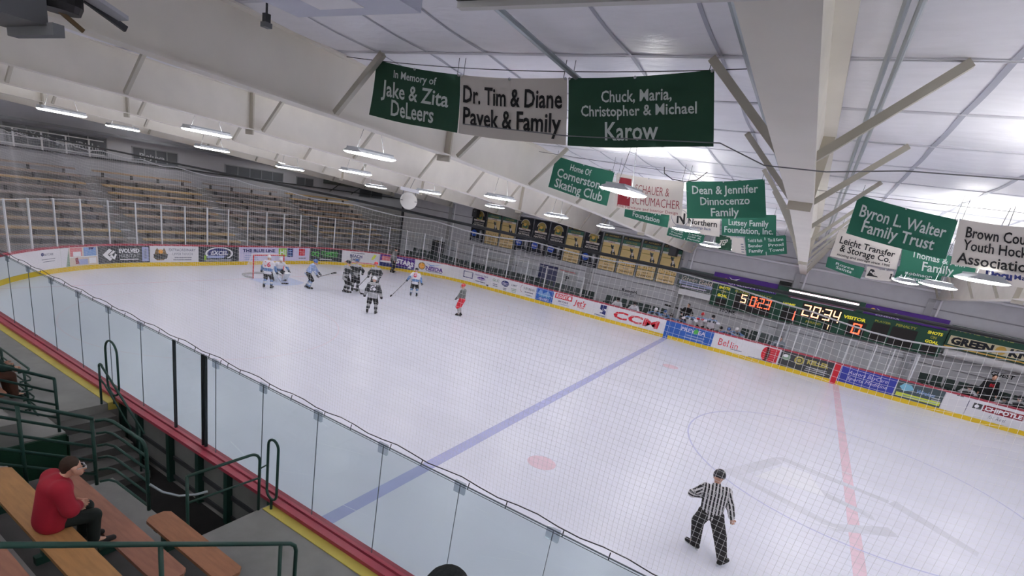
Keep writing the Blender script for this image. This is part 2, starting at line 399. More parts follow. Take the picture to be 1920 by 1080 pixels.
# rigid frames across the hall
FL = {-3.04: 'pale steel roof beam straight overhead, right of the nearest banners, leading to the scoreboard',
      -9.3: 'big pale roof beam sloping down behind the nearest banners to the black wall speaker', -15.5: 'third pale roof beam from the right, passing behind the tilted Skating Club banner',
      -21.7: 'pale roof beam passing left of the white hanging dish', -27.9: 'pale roof beam landing left of the first gold wall banner',
      -34.1: 'pale roof beam nearest the far left end wall', 3.1: 'pale roof beam end showing at the right edge under the Youth Hockey banner', 9.3: 'pale roof beam beyond the right edge of view'}
for x in FRX:
    t = thing('roof_beam', FL[x], 'roof beam', (x, 16.8, 0), 'steel roof beams')
    hw = .16
    ys = [-20.1, -17, -14, -12, -10.5, -9, -7.5, -6, -4.5, -3, -1.5, 0, 2, 4, 6.5, 9, 11.5, 14, 16.8]
    vs = []; fs = []
    for y in ys: vs += [(x-.012, y, zb(y)), (x+.012, y, zb(y)), (x+.012, y, zt(y)-.005), (x-.012, y, zt(y)-.005)]
    for i in range(len(ys)-1):
        for k in range(4): fs.append((4*i+k, 4*i+(k+1) % 4, 4*i+4+(k+1) % 4, 4*i+4+k))
    MB().add(vs, fs).build('web', CREAM, t)
    vs = []
    for y in ys: vs += [(x-hw, y, zb(y)-.018), (x+hw, y, zb(y)-.018), (x+hw, y, zb(y)+.004), (x-hw, y, zb(y)+.004)]
    MB().add(vs, fs+[(3, 2, 1, 0), tuple(4*(len(ys)-1)+k for k in range(4))]).build('bottom_flange', CREAM, t)
    vs = []
    for y in ys: vs += [(x-hw, y, zt(y)-.03), (x+hw, y, zt(y)-.03), (x+hw, y, zt(y)-.004), (x-hw, y, zt(y)-.004)]
    MB().add(vs, fs).build('top_flange', CREAM, t)
    for y in (-9.0, 5.3):
        o = MB(); o.box(x-.15, y-.02, zb(y)-.13, x+.15, y+.02, zt(y)-.03); o.build('splice_plate', mat('splice', (196, 190, 176), .5), t)
    for y in [p for i, p in enumerate(PUR) if i % 2 == 1 and p > -13.5]:
        for sg in (-1, 1):
            if not (-40 < x+sg < 15.5): continue
            MB().bar((x+sg*.13, y, zb(y)+.03), (x+sg*.98, y, zt(y)-.01), .075, .075, (0, 1, 0)).build('flange_brace', mat('brace_steel', (186, 182, 170), .5), t)
    if x > -33:
        o = MB(); o.box(x-.33, 16.85, 0, x-.03, 16.88, zb(16.7)-.02); o.box(x-.19, 16.88, 0, x-.17, 16.965, zb(16.7)-.02); o.box(x-.16, 16.77, zb(16.7)-.05, x+.16, 16.88, zb(16.7)-.018); o.build('wall_column', mat('column_grey', (176, 176, 180), .6), t)
for x in (-3.04, -9.3, 3.1, -15.5, -21.7, -27.9):
    xx = x+.2
    tag(MB().tube([(xx, 16.9, 0), (xx, 16.9, 5.16)], .05, 10).build('pipe_column', PURE), 'thin white pipe column by the far wall, ' + {
        -3.04: 'standing behind the middle of the scoreboard', -9.3: 'beside the last gold banner', 3.1: 'above the right purple sign',
        -15.5: 'below the fourth gold banner from the right', -21.7: 'behind the dark banners, left half', -27.9: 'left of the whole row of wall banners'}[x], 'column', 'white pipe columns')
tag(MB().tube([(-33, 16.9, 5.22), (15.6, 16.9, 5.22)], .06, 8).build('eave_pipe', PURE), 'long white pipe running level above the wall banners and scoreboard', 'pipe')
# conduits under the roof
for xs_, z0, lb, r in ((-3.62, -.12, 'grey conduit running along the left side of the overhead roof beam', .04), (-2.62, -.1, 'first of two grey conduits right of the overhead roof beam', .022),
                   (-2.54, -.13, 'second of two grey conduits right of the overhead roof beam', .022), (-5.46, -.18, 'pale conduit crossing the ceiling above the nearest row of banners', .03)):
    ysx = [-16.5+i*1.5 for i in range(22)] if xs_ > -5 else [-16.5+i*1.1 for i in range(6)]
    tag(MB().tube([(xs_, y, zt(y)+z0) for y in ysx], r, 8).build('conduit', GALV), lb, 'conduit')
# ------------------------------------------------------------------ near stands: walkway, well, stepped rows
mb = MB()
mb.box(-40, -20.2, 0, -13.35, -13.1, 1.0)               # left walkway and what lies under it
ysl = -14.3
struct(mb.build('floor_walkway_left', CONC))
mb = MB(); mb.box(-8.53, -14.45, 0, 16, -13.1, 1.0); struct(mb.build('floor_walkway_right', CONC))
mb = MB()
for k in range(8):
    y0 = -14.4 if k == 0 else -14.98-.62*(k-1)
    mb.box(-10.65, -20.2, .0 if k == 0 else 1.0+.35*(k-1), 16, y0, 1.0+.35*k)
struct(mb.build('floor_stand_rows', CONCD))  # darker concrete carries bench shade and dirt on the treads
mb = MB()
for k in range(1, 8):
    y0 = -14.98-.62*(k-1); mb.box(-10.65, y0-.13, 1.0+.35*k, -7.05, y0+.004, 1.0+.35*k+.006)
struct(mb.build('trim_1', CONCL))  # lit tread fronts painted as pale strips
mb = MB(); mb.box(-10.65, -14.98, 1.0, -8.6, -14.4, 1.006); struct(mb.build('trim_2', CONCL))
# left block beyond the passage
mb = MB()
for k in range(6):
    y0 = -14.3 if k == 0 else -14.9-.62*(k-1)
    mb.box(-13.36 if k == 0 else -13.36, -20.2, 1.0 if k else .94, -12.55, y0, 1.0+.35*k)
    if k: mb.box(-40, -20.2, 1.0, -13.36, y0, 1.0+.35*k)
struct(mb.build('floor_left_rows', CONC))
struct(MB().box(-12.55, -20.2, 0, -12.5, -14.3, .97).build('wall_stair_side', GREENW))
struct(MB().box(-10.68, -20.2, 0, -10.65, -14.4, .98).build('wall_passage_side', GREENW))
mb = MB(); mb.box(-13.36, -14.32, 0, -12.5, -14.28, .94); struct(mb.build('wall_stair_front', GREENW))
mb = MB()
for k in range(5): mb.box(-13.35, -14.28, 0, -13.35+.3*(k+1)-.02, -13.3, .83-.17*k)
struct(mb.build('floor_steps', mat('stair_concrete', (98, 96, 94), .85, noise=.12, scale=4)))
struct(MB().box(-13.35, -20, -.01, -8.5, -13.1, .003).build('floor_well', mat('rubber_mat', (34, 33, 33), .9, noise=.2, scale=5)))
# yellow edge strips
for x0, x1, n in ((-24, -13.34, 3), (-8.5, 16, 4)):
    mb = MB().box(x0, -13.33, 1.0, x1, -13.11, 1.012)
    if n == 3: mb.box(-13.36, -13.33, .86, -13.335, -13.11, 1.012)
    struct(mb.build('trim_%d' % n, YEL))
# wooden benches
WOOD = [mat('bench_wood_%d' % i, c, .55, noise=.16, scale=3, stretch=(1.2, 9, 9)) for i, c in enumerate(((158, 108, 78), (150, 102, 82), (166, 122, 76), (142, 96, 76)))]
def bench(y, z, x0, x1, m, label):
    t = thing('wooden_bench', label, 'bench', ((x0+x1)/2, y, z-.45), 'wooden plank benches in the near stand')
    o = MB(); h = .15; c = .06; zt_ = z; zb_ = z-.045
    p = [(x0+c, y-h), (x1-c, y-h), (x1, y-h+c), (x1, y+h-c), (x1-c, y+h), (x0+c, y+h), (x0, y+h-c), (x0, y-h+c)]
    n = 8; o.add([(a, b, zb_) for a, b in p]+[(a, b, zt_) for a, b in p], [tuple(range(7, -1, -1)), tuple(range(8, 16))]+[(i, (i+1) % 8, 8+(i+1) % 8, 8+i) for i in range(8)])
    o.build('plank', m, t)
    nn = max(2, int((x1-x0)/.95)+1)
    for i in range(nn):
        x = x0+.22+(x1-x0-.44)*i/(nn-1)
        o = MB(); o.box(x-.035, y-.11, z-.45, x+.035, y+.11, z-.36); o.box(x-.03, y-.05, z-.36, x+.03, y+.05, z-.045); o.box(x-.035, y-.13, z-.09, x+.035, y+.13, z-.045)
        o.build('bench_leg', GREENP, t)
bench(-14.69, 1.45, -8.76, -7.12, WOOD[0], 'short wooden bench on the walkway, lowest and nearest the glass')
bench(-15.31, 1.8, -9.95, -7.14, WOOD[1], 'long reddish wooden bench in front of the knees of the person in red')
bench(-15.93, 2.15, -9.75, -6.98, WOOD[2], 'golden brown wooden bench the person in red sits on')
bench(-16.55, 2.5, -9.75, -6.98, WOOD[3], 'reddish wooden bench cut off by the lower left picture corner')
bench(-14.85, 1.45, -15.6, -13.6, WOOD[1], 'wooden bench at the left picture edge behind the green railing')
# ------------------------------------------------------------------ green railings
def rail(label, loc, tubes, r=.021, name='green_railing', cat='railing', mt=GREENP):
    t = thing(name, label, cat, loc)
    for nm, pts, rr in tubes: MB().tube(pts, rr or r, 9).build(nm, mt, t, smooth=True)
    return t
def arc_pts(c, r, a0, a1, u, v, n=8):
    c = Vector(c); u = Vector(u); v = Vector(v)
    return [c+u*r*math.cos(a0+(a1-a0)*i/n)+v*r*math.sin(a0+(a1-a0)*i/n) for i in range(n+1)]
# sloping side rail of the near block with its turned front section
tb = []
xr = -10.6
top0 = [(xr, -18.2, 2.07+.545*3.55), (xr, -14.62, 2.09)]
for k in range(5):
    dz = -.228*k
    tb.append(('rail', [(xr, -18.2, 4.05+dz), (xr, -14.62, 2.09+dz)], .027 if k == 0 else .021))
for y, nm in ((-14.63, 'post'), (-15.42, 'post'), (-16.9, 'post')):
    zt_ = 2.1+.545*(-14.62-y); zf = 1.0+.35*max(0, math.ceil((-14.98-y)/.62)) if y < -14.98 else 1.0
    tb.append((nm, [(xr, y, zf-.0), (xr, y, zt_)], .024))
rail('long dark green five-bar railing sloping down behind the person in red', (xr, -14.63, 1.0), tb)
tb = []
for k in range(6):
    dz = -.2*k; x1 = -9.66 if k == 0 else -9.5
    pts = [(-10.57, -14.6, 2.06+dz), (-10.52, -14.5, 2.07+dz), (-10.4, -14.45, 2.07+dz), (x1, -14.43, 2.07+dz)]
    if k == 0: pts += arc_pts((-9.66, -14.43, 1.93), .14, PI/2, 0, (1, 0, 0), (0, 0, 1))[1:] + [(-9.52, -14.43, 1.0)]
    tb.append(('rail' if k else 'top_rail_and_post', pts, .025 if k == 0 else .019))
rail('green six-bar guard railing turning along the edge of the dark stair well', (-9.52, -14.43, 1.0), tb)
rail('short grey pipe hand hold reaching from the guard railing over the stair well', (-9.5, -14.4, 1.35),
     [('pipe', [(-9.515, -14.41, 1.42), (-9.4, -14.3, 1.30), (-9.25, -14.15, 1.24), (-9.12, -13.98, 1.25), (-9.05, -13.85, 1.28)], .018), ('clamp', [(-9.52, -14.43, 1.42), (-9.515, -14.41, 1.42)], .024)], name='hand_hold', cat='handrail', mt=GALV)
# stair handrail on the left of the well
yh = -13.42
rail('dark green stair handrail beside the yellow step edge, descending into the well', (-13.38, yh, 1.0), [
    ('post', [(-13.38, yh, 1.0), (-13.38, yh, 1.78)], .02),
    ('handrail', arc_pts((-13.31, yh, 1.78), .07, PI, .35, (1, 0, 0), (0, 0, 1))+[(-13.1, yh, 1.73), (-11.78, yh, 1.0)], .02),
    ('mid_rail', [(-13.38, yh, 1.54), (-13.2, yh, 1.47), (-12.25, yh, .9)], .016),
    ('lower_post', [(-11.95, yh, .0), (-11.95, yh, 1.1)], .02)])
for x, z0, z1, lb, zf in ((-13.27, 1.42, 2.06, 'tall narrow green hoop standing against the glass above the stair handrail', 1.0), (-8.41, 1.3, 2.06, 'tall narrow green hoop standing against the glass right of the stair well', 1.0)):
    hw = .23 if x < -10 else .115
    y = -13.25
    pts = arc_pts((x, y, z1-.0), hw, 0, PI, (1, 0, 0), (0, 0, 1), 10)+arc_pts((x, y, z0), hw, PI, 2*PI, (1, 0, 0), (0, 0, 1), 10)
    t = thing('green_hoop', lb, 'railing', (x, y, zf), 'green hoops by the glass')
    MB().tube(pts, .02, 9, closed=True).build('hoop', GREENP, t, smooth=True)
    MB().tube([(x, y, z0-hw), (x, y, zf)], .02, 8).build('stand_post', GREENP, t)
xr = -8.53
rail('green two-bar railing curving down at the right edge of the stair well', (xr, -13.38, 1.0), [
    ('top_rail', [(xr, -14.42, 2.0), (xr, -13.56, 1.98)]+arc_pts((xr, -13.53, 1.83), .15, PI/2, 0, (0, 1, 0), (0, 0, 1))+[(xr, -13.38, 1.0)], .021),
    ('mid_rail', [(xr, -14.42, 1.6), (xr, -13.38, 1.55)], .016), ('rear_post', [(xr, -14.42, 1.0), (xr, -14.42, 2.0)], .021),
    ('bracket', [(xr, -13.38, 1.7), (xr, -13.27, 1.72)], .012)])
# left block: front rail and side rails
tb = []
for k in range(4):
    tb.append(('rail', [(-12.62, -18.4, 2.0+.53*4.1-.24*k), (-12.62, -14.36, 1.98-.24*k)], .026 if k == 0 else .02))
for y in (-14.36, -15.6, -17.0):
    tb.append(('post', [(-12.62, y, 1.0+.35*max(0, math.ceil((-14.9-y)/.62)) if y < -14.9 else 1.0), (-12.62, y, 1.98+.53*(-14.36-y))], .024))
rail('dark green sloping railing of the far stand block at the left picture edge', (-12.62, -14.36, 1.0), tb)
tb = []
for k in range(5):
    x1 = -13.75
    tb.append(('rail', [(-16.4, -14.33, 1.78-.17*k), (x1-.05+.03*k, -14.33, 1.78-.17*k), (x1+.02+.03*k, -14.36, 1.765-.17*k), (x1+.03*k, -14.5, 1.75-.17*k)], .019 if k == 0 else .014))
for x in (-15.1, -16.4): tb.append(('post', [(x, -14.33, 1.0), (x, -14.33, 1.78)], .022))
tb.append(('side_rail', [(-13.72, -14.42, 1.2), (-13.45, -14.38, 1.0), (-12.7, -14.33, .55), (-12.56, -14.25, .2)], .02))
tb.append(('end_post', [(-13.73, -14.4, 1.0), (-13.75, -14.42, 1.76)], .02))
rail('dark green five-bar front railing of the far stand block, left picture edge', (-15.1, -14.33, 1.0), tb)
# aisle hand rail at the bottom of the view
xa = -6.4; sl = .552
rail('green aisle handrail crossing the bottom left of the view in front of the benches', (xa, -14.4, 1.0), [
    ('top_rail', [(xa, -18.3, 2.18+sl*3.8), (xa, -14.5, 2.18), (xa, -14.44, 2.12), (xa, -14.42, 2.05), (xa, -14.42, 1.0)], .022),
    ('post', [(xa, -14.62, 1.0), (xa, -14.62, 2.24)], .02), ('post', [(xa, -15.78, 1.7), (xa, -15.78, 2.88)], .02), ('post', [(xa, -17.2, 2.4), (xa, -17.2, 3.66)], .02)])
# ------------------------------------------------------------------ near glass
GJ = [-21.98]+[-21.25+1.2283*i for i in range(7)]
GJ = [-21.4, -20.18, -18.95, -17.72, -16.5, -15.2, -13.9, -12.67, -11.53, -10.6, -10.27, -9.03, -7.8, -6.56, -5.33, -4.1, -2.87, -1.64, -.41, .82]
clipm = glassmat('clip_plastic', (.76, .79, .82), .06); EDGE = mat('glass_edge', (104, 114, 122), .4)
where = {0: 'farthest pane of the near glass, at the left end', 7: 'near glass pane just left of the dark gate posts', 8: 'near glass pane of the gate between the dark posts',
         9: 'narrow near glass sliver right of the double dark post'}
for i, (a, b_) in enumerate(zip(GJ, GJ[1:])):
    if i < 7: lb = 'near glass pane, %s left of the dark gate post' % nth(7-i)
    elif i in where: lb = where[i]
    else: lb = 'near glass pane, %s right of the double dark gate post' % nth(i-9)
    t = thing('rink_shield', lb, 'glass shield', ((a+b_)/2, -W-.05, 1.09), 'clear panes along the near boards')
    MB().box(a+.004, -W-.056, 1.09, b_-.004, -W-.044, 2.78).build('pane', NGLASS, t)
    MB().box(a+.004, -W-.057, 2.772, b_-.004, -W-.043, 2.782).build('top_edge', EDGE, t)
    MB().box(b_-.004, -W-.057, 1.09, b_+.0, -W-.043, 2.78).build('joint', EDGE, t)
    if i not in (7, 8): MB().box(b_-.075, -W-.066, 2.655, b_+.075, -W-.036, 2.80).build('clip', clipm, t)
for x, lb in ((-11.52, 'single dark upright at the left side of the near glass gate'), (-10.64, 'left post of the pair at the right side of the near glass gate'), (-10.56, 'right post of the pair at the right side of the near glass gate')):
    tag(MB().box(x-.016, -W-.075, 1.09, x+.016, -W-.03, 2.78).build('gate_upright', mat('dark_post', (52, 58, 60), .4, .4)), lb, 'post', 'dark posts of the near glass gate')
# ------------------------------------------------------------------ protective net above the near glass
NETM = mat('net_cord', (250, 250, 252), .8)
_nt = NETM.node_tree; _tr = _nt.nodes.new('ShaderNodeBsdfTranslucent'); _mx = _nt.nodes.new('ShaderNodeMixShader'); _tr.inputs[0].default_value = (.97, .97, .98, 1); _mx.inputs[0].default_value = .88
_nt.links.new(_nt.nodes['Principled BSDF'].outputs[0], _mx.inputs[1]); _nt.links.new(_tr.outputs[0], _mx.inputs[2]); _nt.links.new(_mx.outputs[0], _nt.nodes['Material Output'].inputs[0])
yn = -W-.02
def ntop(x): return 5.65+.0003*(x+9)**2 - .035*abs(math.sin(x*PI/1.25)) - (.12*abs(math.sin((x+3.1)*PI/2.2)) if x > -3.1 else 0)
def ndrape(x, z):
    q = max(0, (z-2.85)/2.8)
    return yn+.05*q*math.sin(x*2.1+z*.6)+.02*math.sin(x*5+z)
CELL = .051; x0n, x1n = -26.0, 8.0
nx_ = int((x1n-x0n)/CELL); nz_ = 54
def npt(i, j):
    x = x0n+CELL*i; q = j/nz_; z = 2.86+(ntop(x)-2.86)*q
    xx = x+.03*math.sin(q*5+x*.8)
    return (xx, ndrape(xx, z), z)
mb = MB(); TH = .0010
vs = []; fs = []
for i in range(nx_+1):
    base = len(vs)
    for j in range(0, nz_+1, 3):
        x, y, z = npt(i, j); vs += [(x-TH, y, z), (x, y-TH, z), (x+TH, y, z), (x, y+TH, z)]
    n = nz_//3
    for j in range(n):
        for k in range(4): fs.append((base+4*j+k, base+4*j+(k+1) % 4, base+4*j+4+(k+1) % 4, base+4*j+4+k))
for j in range(nz_+1):
    base = len(vs); c = 0
    for i in range(0, nx_+1, 3):
        x, y, z = npt(i, j); vs += [(x, y, z-TH), (x, y-TH, z), (x, y, z+TH), (x, y+TH, z)]; c += 1
    for i in range(c-1):
        for k in range(4): fs.append((base+4*i+k, base+4*i+(k+1) % 4, base+4*i+4+(k+1) % 4, base+4*i+4+k))
t = thing('safety_net', 'white square-mesh safety net hung above the near glass', 'net', (-11, yn, 2.8))
mb.add(vs, fs).build('mesh', NETM, t)
MB().tube([npt(i, nz_) for i in range(0, nx_+1, 4)], .006, 6).build('border_rope', PURE, t)
MB().tube([(x0n+CELL*i, yn+.0, 2.83+.02*math.sin(i*.33)) for i in range(0, nx_+1, 5)], .007, 6).build('lower_rope', DGREY, t)
MB().tube([(-26, yn-.02, 2.74), (8.0, yn-.02, 2.74)], .004, 5).build('tie_line', MGREY, t)
for x in [g+.62 for g in GJ[:-1]]+[g+.1 for g in GJ[:-1]]: MB().tube([(x, yn-.02, 2.74), (x, yn, 2.82)], .006, 5).build('tie', DGREY, t)
tag(MB().tube([(x, yn-.03, 5.70-.035*math.sin(PI*min(1, max(0, (x+7)/9.)))) for x in [-32+.7*i for i in range(53)]], .015, 8).build('net_cable', mat('steel_cable', (66, 68, 72), .6)),
    'dark cable stretched level across the view carrying the top of the net', 'cable')
# ------------------------------------------------------------------ glass and posts on the far side and the end
EP = [-53.05, -51.84, -50.64, -49.43, -48.24, -47.05, -45.83, -44.62, -43.46, -42.3, -41.13, -39.94, -38.77, -37.55, -36.36, -35.13, -33.88, -32.69, -31.46, -30.27, -28.92, -27.72, -26.49, -25.27, -24.06, -22.87]
FP = [-21.62, -19.9, -18.4, -17.0, -15.8, -14.35]
PP_ = [-4.08, -3.05, -2.32, -1.25, -.07, 1.01, 1.74, 2.69]
POST = mat('white_post', (224, 226, 230), .45)
def far_glass(ss, ztop, what, group):
    for i, s in enumerate(ss):
        x, y, nx, ny = perim(s)
        t = thing('rink_shield', what(i), 'glass shield', (x, y, 1.1), group)
        zz = ztop(s)
        c = Vector((x-nx*.06, y-ny*.06, 0)); MB().bar(c+Vector((0, 0, 1.1)), c+Vector((0, 0, zz)), .045, .06, (nx, ny, 0)).build('post', POST, t)
        if i+1 < len(ss) and ss[i+1]-s < 2.2:
            a, b_ = pp(s, 1.1, -.06), pp(ss[i+1], 1.1, -.06); z2 = min(zz, ztop(ss[i+1]))-.04
            A, B = Vector(a), Vector(b_); n = Vector((0, 0, 1)).cross(B-A).normalized()*.005
            MB().hexa([A-n, B-n, B+n, A+n]+[Vector((q.x, q.y, z2)) for q in (A-n, B-n, B+n, A+n)]).build('pane', PGLASS, t)
            MB().bar((A.x, A.y, z2), (B.x, B.y, z2), .012, .018).build('top_edge', POST, t)
far_glass(EP, lambda s: 3.08 if s < -32 else 3.08-.03*(s+32), lambda i: 'end glass panel with white post, %s from the left on curved boards' % nth(i), 'glass panels on the end boards')
far_glass(FP, lambda s: 2.72-.05*(s+21.6), lambda i: 'far glass panel with white post below the wall banners, %s from the left' % nth(i), 'glass panels on the far straight boards')
far_glass(PP_, lambda s: 2.39, lambda i: 'white-posted glass panel below the scoreboard, %s from the left' % nth(i), 'glass panels at the penalty boxes')
for x in (-13.9, -1.9, .3): 
    tag(MB().box(x-.02, W+1.5, 0, x+.02, W+1.54, 2.2).build('divider_post', POST), {-13.9: 'thin short white post left of the player bench', -1.9: 'thin white post behind the penalty box glass, left', .3: 'thin white post behind the penalty box glass, right'}[x], 'post')
# ------------------------------------------------------------------ adverts on the boards
LILA = mat('pale_lilac', (214, 208, 236), .45); DKAD = mat('charcoal_ad', (58, 62, 68), .5); SKYB = mat('sky_blue', (132, 166, 214), .5)
BROWN = mat('brown', (128, 104, 72), .6); MAROON = mat('maroon', (140, 30, 44), .5); GRN = mat('leaf_green', (84, 178, 82), .5); ORANGE = mat('orange', (240, 170, 70), .5)
INK = mat('grey_ink', (120, 122, 140), .6); SAGE = mat('sage', (142, 166, 146), .6); BEIGE = mat('beige', (222, 208, 196), .6); PINK = mat('pink', (216, 130, 136), .6)
PERI = mat('periwinkle', (168, 178, 216), .5); AQUA = mat('aqua', (130, 190, 214), .5); NEON = mat('neon_yellow', (214, 224, 84), .5); KHAKI = mat('khaki_gold', (190, 178, 96), .5)
def advert(s0, s1, bg, label, group=None, z0=.215, z1=1.025):
    t = thing('advertising_panel', label, 'advertisement', pp((s0+s1)/2, z0), group)
    ribbon(MB(), s0, s1, z0, z1, .004, .02).build('board', bg, t)
    return Panel(t, lambda u, v, o: pp(s0+u, z0+v, .021+o), s1-s0, z1-z0)
a = advert(-52.6, -48.2, WHITE, 'blank white advert with a small dark globe mark, far left of the curved boards')
a.disc(.80, .78, .09, NAVY); a.text('BAYCARE', .87, .76, .12, INK, .1); a.lines(.78, .94, .52, 2, .12, .03, INK); a.done()
a = advert(-48.2, -47.8, SAGE, 'narrow sage green panel beside the photo collage on the curved boards'); a.poly([(0, 0), (.55, 0), (1, 1), (.0, 1)], WHITE, 1, 'white_swoosh'); a.done()
a = advert(-47.8, -46.5, BEIGE, 'photo collage advert with pink, blue and beige pictures on the curved boards')
a.rect(.04, .52, .46, .97, PINK, n=3); a.rect(.14, .52, .42, .76, PURE, 2); a.rect(.52, .5, .97, .97, SKYB, n=3); a.poly([(.7, .97), (.9, .97), (.85, .85), (.72, .85)], NAVY, 2); a.rect(.3, .05, .66, .34, PERI, n=2)
a.poly([(.22, .1), (.34, .1), (.3, .46), (.2, .4)], MAROON, 2); a.rect(.7, .08, .95, .4, PURE, 2); a.rect(0, .46, 1, .5, PURE, 3, n=4); a.done()
a = advert(-46.45, -44.1, DKAD, 'dark grey advert with a white folded-diamond logo on the left end boards')
a.poly([(.08, .5), (.22, .86), (.27, .74), (.18, .5), (.27, .26), (.22, .14)], PURE); a.poly([(.2, .5), (.3, .75), (.33, .66), (.26, .5)], PURE); a.poly([(.22, .42), (.31, .2), (.36, .5), (.33, .56), (.3, .36), (.26, .5)], PURE)
a.text('EVOLVED', .6, .72, .24, PURE, .4, bold=.04); a.text('HABITAT', .6, .42, .24, LGREY, .4, bold=0); a.lines(.4, .8, .2, 1, .1, .05, PURE); a.rect(.85, .06, .98, .94, PERI); a.lines(.88, .95, .75, 5, .12, .05, INK, 3); a.done()
a = advert(-44.05, -41.7, WHITE, 'white advert with a brown animal head logo left of the oval car advert')
a.poly([(.05, .3), (.1, .75), (.13, .9), (.16, .75), (.24, .75), (.27, .9), (.3, .72), (.34, .3), (.25, .12), (.12, .12)], BROWN); a.poly([(.08, .2), (.32, .2), (.35, .5), (.05, .5)], DGREY, 2); a.disc(.2, .66, .14, ORANGE, 3)
a.text('EXTRAORDINARY', .66, .78, .17, INK, .58, bold=.01); a.text('UPPER TOUCH', .66, .52, .17, INK, .44, bold=.0); a.lines(.44, .86, .28, 2, .14, .05, INK); a.done()
a = advert(-41.65, -39.35, DKAD, 'dark advert with a big blue and white oval logo on the end boards')
a.disc(.45, .58, .36, NAVY, 1, 2.2); a.ring(.5, .55, .43, PURE, 2, 2.3, .14, 30, -.9, 3.6); a.text('EXCEL', .5, .6, .28, PURE, .42, bold=.03, shear=.2, lay=3); a.rect(.2, .24, .62, .4, PERI, 2, n=3); a.rect(.12, .1, .18, .42, LIME, 3); a.lines(.14, .9, .1, 1, .1, .08, LGREY, 3); a.done()
a = advert(-39.3, -34.45, LILA, 'long lilac advert with navy capitals and a lime square behind the goal')
a.text('THE BLUE LINE', .26, .78, .22, NAVY, .44, bold=.05); a.rect(.04, .58, .5, .62, PERI, 2, n=4); a.lines(.05, .26, .42, 3, .14, .07, PERI); a.rect(.53, .35, .65, .97, LIME, n=2); a.text('H', .58, .68, .4, PURE, .05, lay=3); a.text('I', .625, .68, .4, PURE, .012, lay=3)
a.rect(.66, .3, .75, .97, NAVY); a.lines(.67, .74, .8, 3, .18, .07, SKYB, 3); a.rect(.84, .4, .93, .96, RED); a.lines(.85, .92, .75, 2, .2, .06, PINK, 3); a.lines(.83, .96, .2, 1, .1, .07, INK); a.done()
a = advert(-34.4, -32.1, DKAD, 'dark advert with bright green lettering right of the goal')
a.text('OCJ', .17, .6, .36, GRN, .24, bold=.05); a.text('STAMPED', .62, .68, .3, GRN, .52, bold=.03); a.text('CONCRETE', .64, .42, .16, GRN, .45); a.lines(.3, .7, .15, 1, .1, .06, PURE); a.done()
a = advert(-32.0, -29.5, WHITE, 'white advert with navy lettering and a yellow emblem, behind the dark group of players')
a.text('BEACH', .36, .6, .28, NAVY, .34, bold=.03); a.text('HUT', .38, .3, .24, NAVY, .22, bold=.03); a.lines(.2, .62, .86, 1, .1, .06, INK); a.poly([(.78, .45), (.86, .9), (.93, .86), (.85, .42)], NEON); a.rect(.05, .02, .95, .1, PINK, n=4); a.done()
a = advert(-29.45, -26.95, PURP, 'purple and navy advert with stars behind the referee at the boards')
a.rect(.0, .0, .45, .36, NAVY, n=3); a.rect(.06, .5, .4, .9, PINK, n=2); a.rect(.02, .36, .5, .5, PURE, 2, n=3); a.text('STARS', .72, .55, .4, PURE, .5, bold=.05, rot=-.12); a.poly([(.8, .1), (.86, .38), (.92, .1)], PURE, 3); a.rect(.45, .02, 1, .2, NAVY, n=3); a.done()
a = advert(-26.85, -23.6, WHITE, 'white advert with an orange sun and purple letters on the curved boards')
a.disc(.13, .52, .32, BROWN, 1); a.disc(.13, .52, .25, ORANGE, 2); a.text('NEIDA', .42, .42, .34, PURP, .4, bold=.04); a.poly([(.22, .86), (.32, .72), (.42, .76), (.56, .88), (.4, .68), (.32, .62)], SKYB, 2); a.rect(.24, .14, .6, .2, INK, 2, n=3); a.done()
a = advert(-23.4, -21.0, WHITE, 'white advert with a blue boxed logo, above the player in red')
a.rect(.06, .3, .38, .86, NAVY, 1); a.rect(.085, .36, .355, .8, WHITE, 2); a.text('OMF', .22, .58, .3, NAVY, .2, lay=3); a.text('National Bank', .68, .78, .17, PURP, .46, bold=0); a.disc(.68, .5, .14, PURP, 1, 3.0); a.text('Community', .68, .5, .15, LILAC, .36, shear=.2); a.lines(.48, .84, .22, 1, .1, .07, INK); a.rect(.88, .02, .95, .16, DGREY); a.done()
a = advert(-20.95, -18.75, WHITE, 'white advert with three small logos, green, navy oval and blue')
a.text('GLC', .17, .7, .22, SAGE, .24); a.lines(.08, .26, .35, 2, .14, .06, INK); a.disc(.52, .62, .25, NAVY, 1, 1.5); a.text('FLEET', .52, .62, .16, LILAC, .2); a.lines(.46, .6, .22, 2, .12, .06, INK); a.text('LIMIT', .85, .66, .16, INK, .2); a.lines(.76, .94, .35, 3, .12, .06, SAGE); a.done()
a = advert(-18.7, -17.45, WHITE, 'small white advert with grey script left of the solid blue one')
a.ring(.2, .6, .3, MAROON, 1, .6, .12, 16, 1.6, 4.7); a.text('SUBURBAN', .6, .66, .24, DGREY, .66, bold=0); a.lines(.3, .9, .38, 1, .1, .07, INK); a.lines(.4, .85, .16, 1, .1, .05, INK); a.done()
a = advert(-17.4, -16.15, BLUE, 'solid blue advert with pale lettering on the far boards')
a.poly([(.1, .55), (.25, .95), (.4, .6), (.7, .9), (.9, .5), (.5, .4)], SKYB); a.text('WATER', .5, .45, .22, AQUA, .7); a.text('WORKS', .5, .2, .16, LILAC, .6); a.done()
a = advert(-16.1, -13.3, WHITE, 'white advert with a red box and red script beside it, left of centre')
